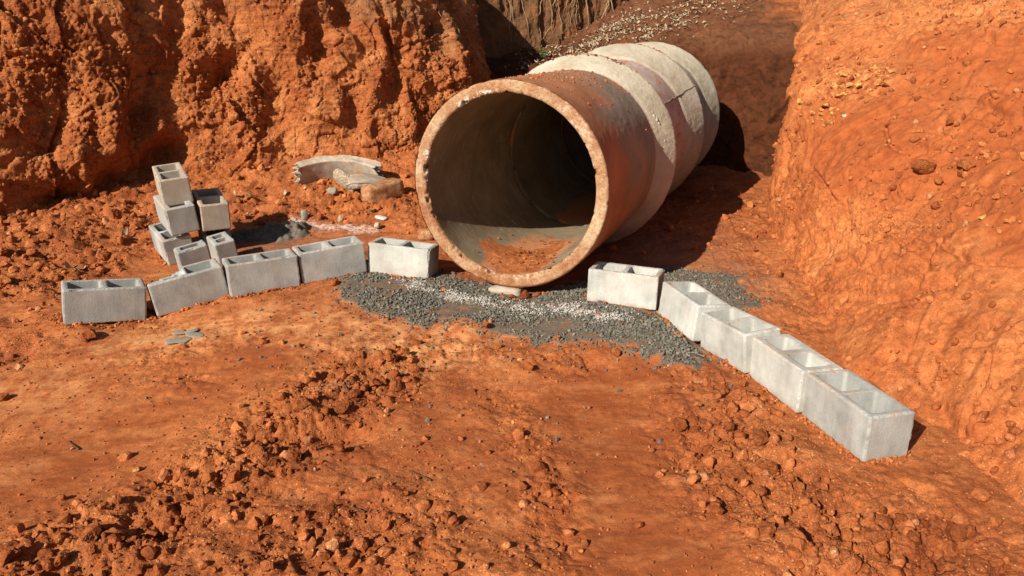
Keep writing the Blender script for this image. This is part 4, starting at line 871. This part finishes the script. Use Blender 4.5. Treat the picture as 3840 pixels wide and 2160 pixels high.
# ------------------------------------------------------------------ debris near the cliff foot: broken pipe shell, fragment, old stone brick
def shell_piece(name, r0, r1, th0, th1, l0, l1, mat, M, seed, st=.012):
    nt = max(4, int((th1 - th0) * r1 / st)); nl = max(3, int((l1 - l0) / st)); nr = max(3, int((r1 - r0) / st))
    th = np.linspace(0, 1, nt + 1); ll = np.linspace(0, 1, nl + 1); rr = np.linspace(0, 1, nr + 1)
    def patch(a, b, fun):
        A, B = np.meshgrid(a, b, indexing='ij'); P = fun(A.ravel(), B.ravel()); return P, gridfaces(len(a), len(b))
    fs = [lambda a, b: (a, b, 0 * a), lambda a, b: (a, b, 0 * a + 1), lambda a, b: (0 * a, a, b), lambda a, b: (0 * a + 1, a, b), lambda a, b: (a, 0 * a, b), lambda a, b: (a, 0 * a + 1, b)]
    gr = [(th, ll), (th, ll), (ll, rr), (ll, rr), (th, rr), (th, rr)]; Vs, Fs, o = [], [], 0
    for f_, (a, b) in zip(fs, gr):
        P, Fq = patch(a, b, lambda x, y: np.stack(f_(x, y), 1)); Vs.append(P); Fs.append(Fq + o); o += len(P)
    Q = np.concatenate(Vs); F = np.concatenate(Fs)
    # weld
    key = np.round(Q * 1e4).astype(np.int64); _, first, inv = np.unique(key, axis=0, return_index=True, return_inverse=True); Q = Q[first]; F = inv.ravel()[F]
    t, l, r = Q.T; off = seed * 2.3
    pj = lambda x, y: np.stack([x * 3 + off, y * 3, 0 * x], 1)
    e0 = .10 * fbm(pj(l, r), 1.2, 3, 71) + .03 * perlin(pj(l, r), 7, 72); e1 = .12 * fbm(pj(l, r + 3), 1.2, 3, 73) + .03 * perlin(pj(l, r), 7, 74); bl_ = .05 * fbm(pj(t * 2, r), .9, 3, 75) + .02 * perlin(pj(t * 3, r), 6, 76)
    tt = t + e0 * (1 - t) ** 3 + e1 * t ** 3; L_ = l + bl_ * l ** 2
    ang = th0 + (th1 - th0) * tt; rad = r0 + (r1 - r0) * r; ed = ((t < .001) | (t > .999) | (l > .999))
    V = np.stack([rad * np.cos(ang), rad * np.sin(ang), l0 + (l1 - l0) * L_], 1); n = fbm(V + off, 14, 3, 77); V[:, :2] *= (1 + (.002 + .02 * ((t < .001) | (t > .999))) * n / rad)[:, None]; V[:, 2] += .003 * n
    Vw = np.array([(M @ Vector(v))[:] for v in V]); return mesh(name, Vw, F, mat, attr={'stain': np.zeros(len(Vw)), 'edge': np.zeros(len(Vw))})
def frame(loc, x, z):
    x = Vector(x).normalized(); z = Vector(z).normalized(); y = z.cross(x).normalized(); x = y.cross(z)
    return Matrix(((x.x, y.x, z.x, loc[0]), (x.y, y.y, z.y, loc[1]), (x.z, y.z, z.z, loc[2]), (0, 0, 0, 1)))

Ms = frame((-1.49, 6.19, .20), (1, .06, -.05), (.05, -.44, .90))
o = shell_piece('broken_pipe_segment', .55, .635, math.radians(56), math.radians(127), -.10, .11, M_debris, Ms, 3)
tag(o, 'broken curved piece of a concrete pipe lying at the foot of the earth wall', 'broken pipe')
o2 = shell_piece('concrete_slab_piece', .50, .55, math.radians(66), math.radians(100), 0, .26, M_debris, frame((-1.30, 6.50, -.08), (1, .1, 0), (.12, -.95, -.12)), 5)
tag(o2, 'pale smooth slab piece lying flat between the broken pipe segment and the reddish brick', 'concrete piece')
def boxrock(name, dim, M, mat, seed, p=7.0, rough=.05, sub=4, chips=3):
    V, F = ICO[sub]; V = V / (np.abs(V) ** p).sum(1)[:, None] ** (1 / p); rg_ = np.random.default_rng(seed)
    for _ in range(chips):
        q = rg_.normal(size=3); q /= np.linalg.norm(q); V = V - np.clip(V @ q - rg_.uniform(1.0, 1.25), 0, None)[:, None] * q
    V = V * (1 + rough * fbm(V + seed, 1.7, 4, seed))[:, None] * np.array(dim) / 2
    o = mesh(name, V, F, mat, attr={'stain': np.zeros(len(V)), 'edge': np.zeros(len(V)), 'tint': np.full(len(V), .5)}); o.matrix_world = M; return o
k = Mat('rusty_brick', .9, .2); q_ = k.obj(); c_ = k.ramp(k.noise(q_, 13, 6, .78), [(0.34, (0.16, 0.06, 0.025)), (0.48, (0.33, 0.14, 0.06)), (0.6, (0.46, 0.27, 0.13)), (0.74, (0.62, 0.50, 0.36))])
M_brick = k.done(c_, k.bump(k.noise(q_, 45, 6, .8), .01, .9))
k = Mat('speckled_aggregate', .9, .2); q_ = k.obj(); c_ = k.ramp(k.vor(q_, 55, out='Distance'), [(0.1, (0.50, 0.40, 0.28)), (0.5, (0.30, 0.23, 0.16))]); M_agg = k.done(c_, k.bump(k.vor(q_, 55), .006, .9))
tag(boxrock('old_brick', (.34, .18, .15), frame((-1.08, 6.27, .352), (.72, .68, .05), (-.06, -.06, 1)), M_brick, 5, 9.0, .04), 'weathered rusty brown brick with rounded corners lying in front of the broken pipe segment', 'brick')
tag(boxrock('concrete_fragment', (.24, .07, .14), frame((-1.42, 6.42, .41), (.8, -.35, -.45), (.3, -.5, .75)), M_agg, 8, 3.2, .16, 4, 6), 'speckled angular concrete fragment leaning on the broken pipe segment, left of the rusty brick', 'concrete fragment')
for nm, loc, dm, mt, sd_, lab in (
  ('grey_stone', (-1.52, 6.35, .335), (.085, .05, .055), M_flake, 31, 'small pale grey stone below the broken pipe segment'),
  ('rubble_piece', (-1.66, 5.93, .225), (.05, .045, .085), M_flake, 32, 'small upright grey and white chunk of concrete behind the gravel, above the dark mortar heap'),
  ('rubble_piece', (-1.02, 5.60, .225), (.055, .04, .04), M_bell, 33, 'little square stone behind the left row, below some white flakes'),
  ('rubble_piece', (-1.02, 5.78, .24), (.13, .05, .022), M_white, 34, 'flat white flake of lime lying behind the bright block'),
  ('rubble_piece', (-.62, 5.30, .235), (.12, .09, .08), M_brick, 35, 'brown stone lump touching the left outer edge of the pipe mouth'),
  ('support_slab', (-.035, 4.20, .190), (.19, .10, .055), M_debris, 36, 'cracked pale slab wedged beneath the bottom of the pipe mouth')):
    tag(boxrock(nm, dm, Matrix.Translation(loc) @ Matrix.Rotation(sd_ * .9, 4, 'Z') if nm != 'support_slab' else Matrix.Translation(loc) @ Matrix.Rotation(-.25, 4, 'Z'), mt, sd_, 5.0, .09, 3, 5), lab, nm.replace('_', ' '))
for i_, (x, y, s_) in enumerate(((.075, 4.10, .048), (.00, 4.11, .030), (.035, 4.06, .022), (-.055, 4.12, .024), (.14, 4.12, .034), (.18, 4.14, .024), (.11, 4.05, .016), (-.02, 4.07, .015), (.21, 4.15, .018), (-.39, 4.13, .03))):
    put('soil_clod', CL[i_ % 10], (x, y, float(zat(x, y)[0]) + s_ * .35), s_, 'red clod lying on the stones directly under the lowest point of the pipe mouth' if i_ != 9 else 'lone flat red clod on the white-dusted stones left of the clods under the pipe', 'clod', 'clods under the pipe mouth' if i_ != 9 else None, flat=1 if i_ != 9 else .6)
# spilled mortar
def heap(name, cx, cy, rx, ry, h, mat, seed, st=.008, f=20, a=0.0):
    n = int(2 * rx / st); m = int(2 * ry / st); A, B = np.meshgrid(np.linspace(-1.25, 1.25, n), np.linspace(-1.25, 1.25, m), indexing='ij'); c, s_ = math.cos(a), math.sin(a)
    x = cx + A.ravel() * rx * c - B.ravel() * ry * s_; y = cy + A.ravel() * rx * s_ + B.ravel() * ry * c; P = np.stack([x, y, 0 * x], 1)
    r = np.sqrt(A.ravel() ** 2 + B.ravel() ** 2) + .35 * fbm(P, 5, 3, seed); e = sstep(1.0, .35, r); z = zat(x, y) - .02 + e * (.02 + h * (.55 + .5 * fbm(P, 7, 3, seed + 1)) + h * .5 * lumps(P, f, seed + 2) + h * .3 * facets(P, 26, seed + 4) + h * .25 * lumps(P, f * 2.3, seed + 3))
    return mesh(name, np.stack([x, y, z], 1), gridfaces(n, m), mat)
tag(heap('mortar_heap', -1.80, 5.62, .42, .20, .06, M_mortar, 700, a=.25), 'low lumpy heap of dark grey spilled mortar behind the left row of blocks', 'mortar heap')
for i_, (x, y, sx, sy, rz) in enumerate(((-1.665, 3.50, .06, .035, .2), (-1.60, 3.545, .05, .028, -.5), (-1.685, 3.575, .04, .02, .1), (-1.63, 3.59, .035, .016, .9))):
    tag(boxrock('cement_flake', (sx * 2.1, sy * 2.1, .008), Matrix.Translation((x, y, float(zat(x, y)[0]) + .007)) @ Matrix.Rotation(rz, 4, 'Z'), M_flake, 60 + i_, 3.0, .15, 3, 5),
        'thin flat grey cement flake on the clay below the tilted broken-rimmed block', 'cement flake', 'grey cement flakes')
# white lime granules
n = 9000; x = rg.uniform(-2.0, 1.3, n); y = rg.uniform(1.9, 6.1, n); c_ = chalkm(x, y); nn = fbm(np.stack([x, y, 0 * x], 1), 9, 3, 800); yy = y; k_ = (rg.random(n) < (c_ ** 2) * .9 * sstep(-.15, .35, nn)) & ~inblocks(x, y)
x, y = x[k_], y[k_]; tq = rg.random(4200); L0 = np.array([(-.62, 4.22), (-.38, 4.06), (-.12, 3.98), (.12, 3.90), (.34, 3.86), (.58, 3.68)]); ii = np.minimum((tq * 5).astype(int), 4); fr = tq * 5 - ii
x2 = L0[ii, 0] * (1 - fr) + L0[ii + 1, 0] * fr + rg.normal(0, .055, 4200); y2 = L0[ii, 1] * (1 - fr) + L0[ii + 1, 1] * fr + rg.normal(0, .042, 4200)
k2 = (rg.random(4200) < sstep(-.25, .3, fbm(np.stack([x2, y2, 0 * x2], 1), 8, 3, 801))) & ~inblocks(x2, y2); x = np.r_[x, x2[k2]]; y = np.r_[y, y2[k2]]
tag(merged('lime_granules', M_white, np.stack([x, y, zat(x, y) + .010 * gmask(x, y)], 1), .0020 + .0042 * rg.random(len(x)) ** 2.2, 1, 81, rough=.14, embed=.2), 'white crumbs of lime scattered in patches over stones and clay', 'lime', kind='stuff')
# loose earth inside the pipe mouth
tt, aa = np.meshgrid(np.linspace(.03, 1.0, 150), np.linspace(-.72, .60, 130), indexing='ij'); t_, a_ = tt.ravel(), aa.ravel(); Q = np.stack([t_, a_ * .5, 0 * t_], 1)
m_ = np.exp(-(((t_ - .27) / .24) ** 2 + ((a_ + .08 + (t_ - .27) * .2) / .36) ** 2)) + .55 * np.exp(-(((t_ - .72) / .14) ** 2 + ((a_ - .10) / .16) ** 2))
h_ = .013 * (m_ - .33 + .30 * fbm(Q, 5, 4, 810)) + .006 * lumps(Q, 22, 811) * sstep(.3, .7, m_ + .4 * fbm(Q, 8, 2, 812)); h_ = np.clip(h_, -.02, .03)
th_ = -math.pi / 2 + a_; rr_ = RI - .001 - h_; V = np.stack([rr_ * np.cos(th_), rr_ * np.sin(th_), t_], 1); V = np.array([(PM1 @ Vector(v))[:] for v in V])
tag(mesh('loose_earth', V, gridfaces(150, 130), M_crumb, attr={'tint': np.full(len(V), .85)}), 'thin heap of loose red earth on the floor of the pipe mouth', 'earth heap')
rg2 = np.random.default_rng(5); n = 170; t_ = np.clip(rg2.normal(.35, .2, n), .04, .95); a_ = rg2.normal(0, .22, n); th_ = -math.pi / 2 + a_; r_ = RI - .004 - .012 * np.exp(-(a_ / .3) ** 2)
pos = np.array([(PM1 @ Vector((r * math.cos(a), r * math.sin(a), t)))[:] for r, a, t in zip(r_, th_, t_)])
tag(merged('earth_crumbs', M_crumb, pos, .003 + .010 * rg2.random(n) ** 3, 1, 82), 'red crumbs lying on the floor of the pipe mouth', 'soil', kind='stuff')
# earth caught on top of the pipes
pos = []
for M_, tr, rr_, n in ((PM1, (.15, 1.18), RO + .002, 260), (PM1, (1.33, 1.38), RB, 60), (PM2, (.14, .3), RO + .004, 260), (PM2, (PL2 - .02, PL2), RB, 60)):
    for _ in range(n):
        a = math.pi / 2 + rg2.normal(-.18, .3); t = rg2.uniform(*tr); pos.append((M_ @ Vector((rr_ * math.cos(a), rr_ * math.sin(a), t)))[:])
pos = np.array(pos); tag(merged('earth_on_pipes', M_crumb, pos, .0035 + .010 * rg2.random(len(pos)) ** 2.5, 1, 83, embed=.6), 'red earth crumbs caught on top of the pipes and their collars', 'soil', kind='stuff')
# mortar blobs on the first collar, seam on the second pipe
for i_, (a, t, s_) in enumerate(((.50, 1.24, .020), (.455, 1.25, .026), (.415, 1.255, .022), (.56, 1.22, .013), (.36, 1.215, .012), (.22, 1.27, .014))):
    V, F = rock(950 + i_, 2, .3, .2); r_ = RO + (t - 1.187) / .2 * .1; V = V * np.array([.5, 1.3, .8]) * s_; R_ = Matrix.Rotation(a, 4, 'Z')
    o = mesh('mortar_blob', np.array([(R_ @ (Vector(v) + Vector((r_ + .004, 0, t))))[:] for v in V]), F, M_bell, p1, attr={'stain': np.zeros(len(V))})
def tube(name, pts, rad, mat, parent=None, seg=5):
    pts = np.array(pts, float); d_ = np.gradient(pts, axis=0); d_ /= np.linalg.norm(d_, axis=1)[:, None] + 1e-9; up = np.array([.31, .42, .85]); u = np.cross(d_, up); u /= np.linalg.norm(u, axis=1)[:, None] + 1e-9; v = np.cross(d_, u)
    a = np.arange(seg) * 2 * math.pi / seg; rad = np.broadcast_to(np.asarray(rad, float), (len(pts),)); V = pts[:, None] + rad[:, None, None] * (np.cos(a)[None, :, None] * u[:, None] + np.sin(a)[None, :, None] * v[:, None])
    F = gridfaces(seg, len(pts), True); idx = np.arange(len(pts) * seg).reshape(len(pts), seg).T.ravel(); F = idx[F]; return mesh(name, V.reshape(-1, 3), F, mat, parent, attr={'stain': np.zeros(V.shape[0] * seg)})
t_ = np.linspace(.16, PL2, 70); r_ = np.where(t_ < .91, RO, RO + .018 + (t_ - .94).clip(0) / max(PL2 - .94, .01) * .08) + .002; a0 = .56 + .02 * perlin(np.stack([t_ * 9, 0 * t_, 0 * t_], 1), 1, 3)
tube('seam', np.stack([r_ * np.cos(a0), r_ * np.sin(a0), t_], 1), .006 + .003 * perlin(np.stack([t_ * 40, 0 * t_, 0 * t_], 1), 1, 4), M_barrel, p2)
# ------------------------------------------------------------------ stones and big clods on the right bank
def bank_at(x, y, z): return nearest(BKP, (x, y, z))
BK = [((2.27, 4.18, .89), .095, 0, M_clod, 'largest rounded clod on the right bank, brown and smooth', .75), ((2.40, 4.02, .93), .07, 5, M_clod, 'second rounded clod on the right bank, just right of the largest', .8), ((2.2, 3.9, .78), .045, 2, M_clod, 'angular clod just under the two rounded clods on the right bank', .8),
      ((2.55, 4.5, 1.1), .05, 3, M_clod, 'blocky clod above the rounded clods on the right bank', 1), ((2.4, 4.55, 1.0), .04, 4, M_clod, 'cracked clod up and left of the largest rounded clod on the bank', 1),
      ((2.28, 3.55, .75), .028, 6, M_ochre, 'bright yellow stone on the right bank below the rounded clods', .7)]
for p_, s_, c_, m_, lab, fl in BK:
    q = bank_at(*p_); put('soil_clod' if m_ is M_clod else 'ochre_stone', CL[c_], (q[0], q[1], q[2] + s_ * .35), s_ * 1.15, lab, 'clod' if m_ is M_clod else 'stone', None if m_ is M_ochre else 'large clods on the right bank', m_, flat=fl)
rg3 = np.random.default_rng(77); c0, c1 = np.array((2.05, 5.30, 1.02)), np.array((2.50, 5.35, 1.38))
for i_ in range(34):
    t = rg3.random(); q = c0 + (c1 - c0) * t + rg3.normal(size=3) * (.055, .10, .05); q = nearest(BKP, q); s_ = .022 + .045 * rg3.random() ** 1.6
    put('ochre_stone', CL[int(rg3.integers(10))], (q[0], q[1], q[2] + s_ * .25), s_, 'yellowish stone in the band of stones high on the left shoulder of the right bank', 'stone', 'band of ochre stones on the bank shoulder', M_ochre, flat=.75)
q = nearest(BKP, (2.20, 5.12, 1.05)); put('white_stone', CL[2], (q[0], q[1], q[2] + .01), .022, 'single white stone at the lower edge of the band of ochre stones', 'stone', None, M_white)
for x, y, s_, lab in ((.98, 2.42 - .15, .018, 'cream-yellow stone in the broken ground at the lower right, below the nearest block'), (-1.38, 2.42, .02, 'yellow stone on the smooth clay at the left')):
    put('yellow_stone', CL[3], (x, y, float(zat(x, y)[0]) + s_ * .4), s_, lab, 'stone', None, M_ochre)
# ------------------------------------------------------------------ dry leaves, litter, roots, twigs
def leaf_verts(L_, W_, curl, rg_):
    u = np.linspace(0, 1, 6); V = []
    for t in u:
        w_ = W_ * math.sin(math.pi * min(.97, t * .9 + .06)) ** .8; z = curl * (t - .5) ** 2 * 4 * L_
        for s_ in (-1, 0, 1): V.append(((t - .5) * L_, s_ * w_ * .5, z + abs(s_) * .25 * w_))
    return np.array(V) + rg_.normal(size=(18, 3)) * L_ * .02
LF = np.array([[i * 3 + j, (i + 1) * 3 + j, (i + 1) * 3 + j + 1, i * 3 + j + 1] for i in range(5) for j in range(2)])
def rotq(rg_, tilt=.5):
    from mathutils import Euler
    return Euler((rg_.normal(0, tilt), rg_.normal(0, tilt), rg_.uniform(0, 6.28))).to_matrix()
def add_thick(V, F, th=.0008):
    return V, F
wl = lambda Q: (Q[:, 1] > 8.9) * (Q[:, 2] > .9) * sstep(-.1, .5, Q[:, 0]) * np.exp(-((Q[:, 1] - (9.9 + .25 * Q[:, 0])) / .75) ** 2) * (.25 + sstep(-.2, .3, fbm(Q, 1.8, 3, 900)))
pos = net_scatter(BFP, 2600, 91, wl); Vs, Fs = [], []; rg4 = np.random.default_rng(92)
for i_, p_ in enumerate(pos):
    V = leaf_verts(rg4.uniform(.03, .07), rg4.uniform(.014, .03), rg4.uniform(-.3, .5), rg4) @ np.array(rotq(rg4, .5)).T + p_ + (0, 0, .014); Vs.append(V); Fs.append(LF + 18 * i_)
tag(mesh('leaf_litter', np.concatenate(Vs), np.concatenate(Fs), M_leaf), 'dry pale leaves littering the brown slope above the rear pipes', 'leaf litter', kind='stuff')
lv = mesh('dry_leaf', leaf_verts(.075, .035, .35, rg4), LF, M_leaf).data; bpy.data.objects.remove(bpy.data.objects['dry_leaf'])
for x, y in [(-2.75, 5.85), (-2.6, 6.1), (-2.35, 6.35), (-2.5, 6.25), (-2.2, 6.3), (-2.42, 6.05), (-2.15, 6.0), (-2.9, 5.5), (-3.0, 4.9), (-2.85, 4.8), (-2.7, 4.75), (-3.3, 4.5), (-1.8, 6.5), (-1.95, 6.45), (-1.1, 5.9), (-1.35, 5.8)]:
    o = bpy.data.objects.new('dry_leaf', lv); C.objects.link(o); o.location = (x, y, float(zat(x, y)[0]) + .012); o.rotation_euler = (rg4.normal(0, .5), rg4.normal(0, .5), rg4.uniform(0, 6.3)); o.scale = [rg4.uniform(.6, 1.3)] * 3
    tag(o, 'dry curled leaf on the red soil around and behind the block pile' if y > 4.95 else 'dry curled leaf on the rubble left of the block rows', 'leaf', 'dry leaves around the block pile' if y > 4.95 else 'dry leaves on the left rubble')
for i_ in range(26):
    onc = i_ >= 20; Gp = CLP if onc else GWP
    p_ = np.array((rg4.uniform(-.95, -.45), 8.4, rg4.uniform(1.6, 2.0))) if onc else np.array((rg4.uniform(-.3, 1.5), 11, rg4.uniform(1.95, 2.6))); pts = []; dx = rg4.normal(0, .35)
    for j_ in range(9):
        q = nearest(Gp, p_); pts.append(q + np.array((0, -.03 - .02 * math.sin(j_ * 1.3 + i_), 0))); p_ = q + np.array((dx * .06 + rg4.normal(0, .015), 0, -.07 if not onc else -.045))
    o = tube('hanging_root', pts, np.linspace(.007, .002, 9) * rg4.uniform(.6, 1.2), M_root)
    tag(o, 'thin dry root hanging on the brown end of the left earth wall' if onc else 'thin dry root hanging down the grey earth face at the top of the picture', 'root', 'roots on the left earth wall' if onc else 'roots on the grey earth face')
for x, y, L_, a, lab in ((-.33, 2.36, .11, -.65, 'thin dark twig pressed in the clay at the lower middle'), (-.52, 2.16, .08, -.6, 'short dark twig near the bottom, left of the middle'), (-1.72, 2.62, .1, -.7, 'dark twig on the smooth clay at the left'), (.86, 3.33, .12, .05, 'pale grey stick lying at the gravel edge beside the right row')):
    p_ = [(x + t * L_ * math.cos(a), y + t * L_ * math.sin(a), float(zat(x + t * L_ * math.cos(a), y + t * L_ * math.sin(a))[0]) + .004 + .002 * math.sin(5 * t)) for t in np.linspace(-.5, .5, 7)]
    tag(tube('twig', p_, .003, M_root if 'pale' in lab else M_twig), lab, 'twig')
# a small weed on the ledge
wd = empty('weed', Matrix.Translation((.36, 10.05, 1.33))); Vs, Fs = [], []
for i_ in range(26):
    V = leaf_verts(.055, .02, .3, rg4) @ np.array(rotq(rg4, .7)).T + rg4.normal(size=3) * (.10, .06, .03); Vs.append(V); Fs.append(LF + 18 * i_)
mesh('foliage', np.concatenate(Vs), np.concatenate(Fs), M_green, wd); tube('stem', [(0, 0, -.06), (.01, 0, 0), (.03, .01, .05)], .003, M_green, wd); tag(wd, 'small green weed growing on the ledge left of the leaf litter', 'weed')
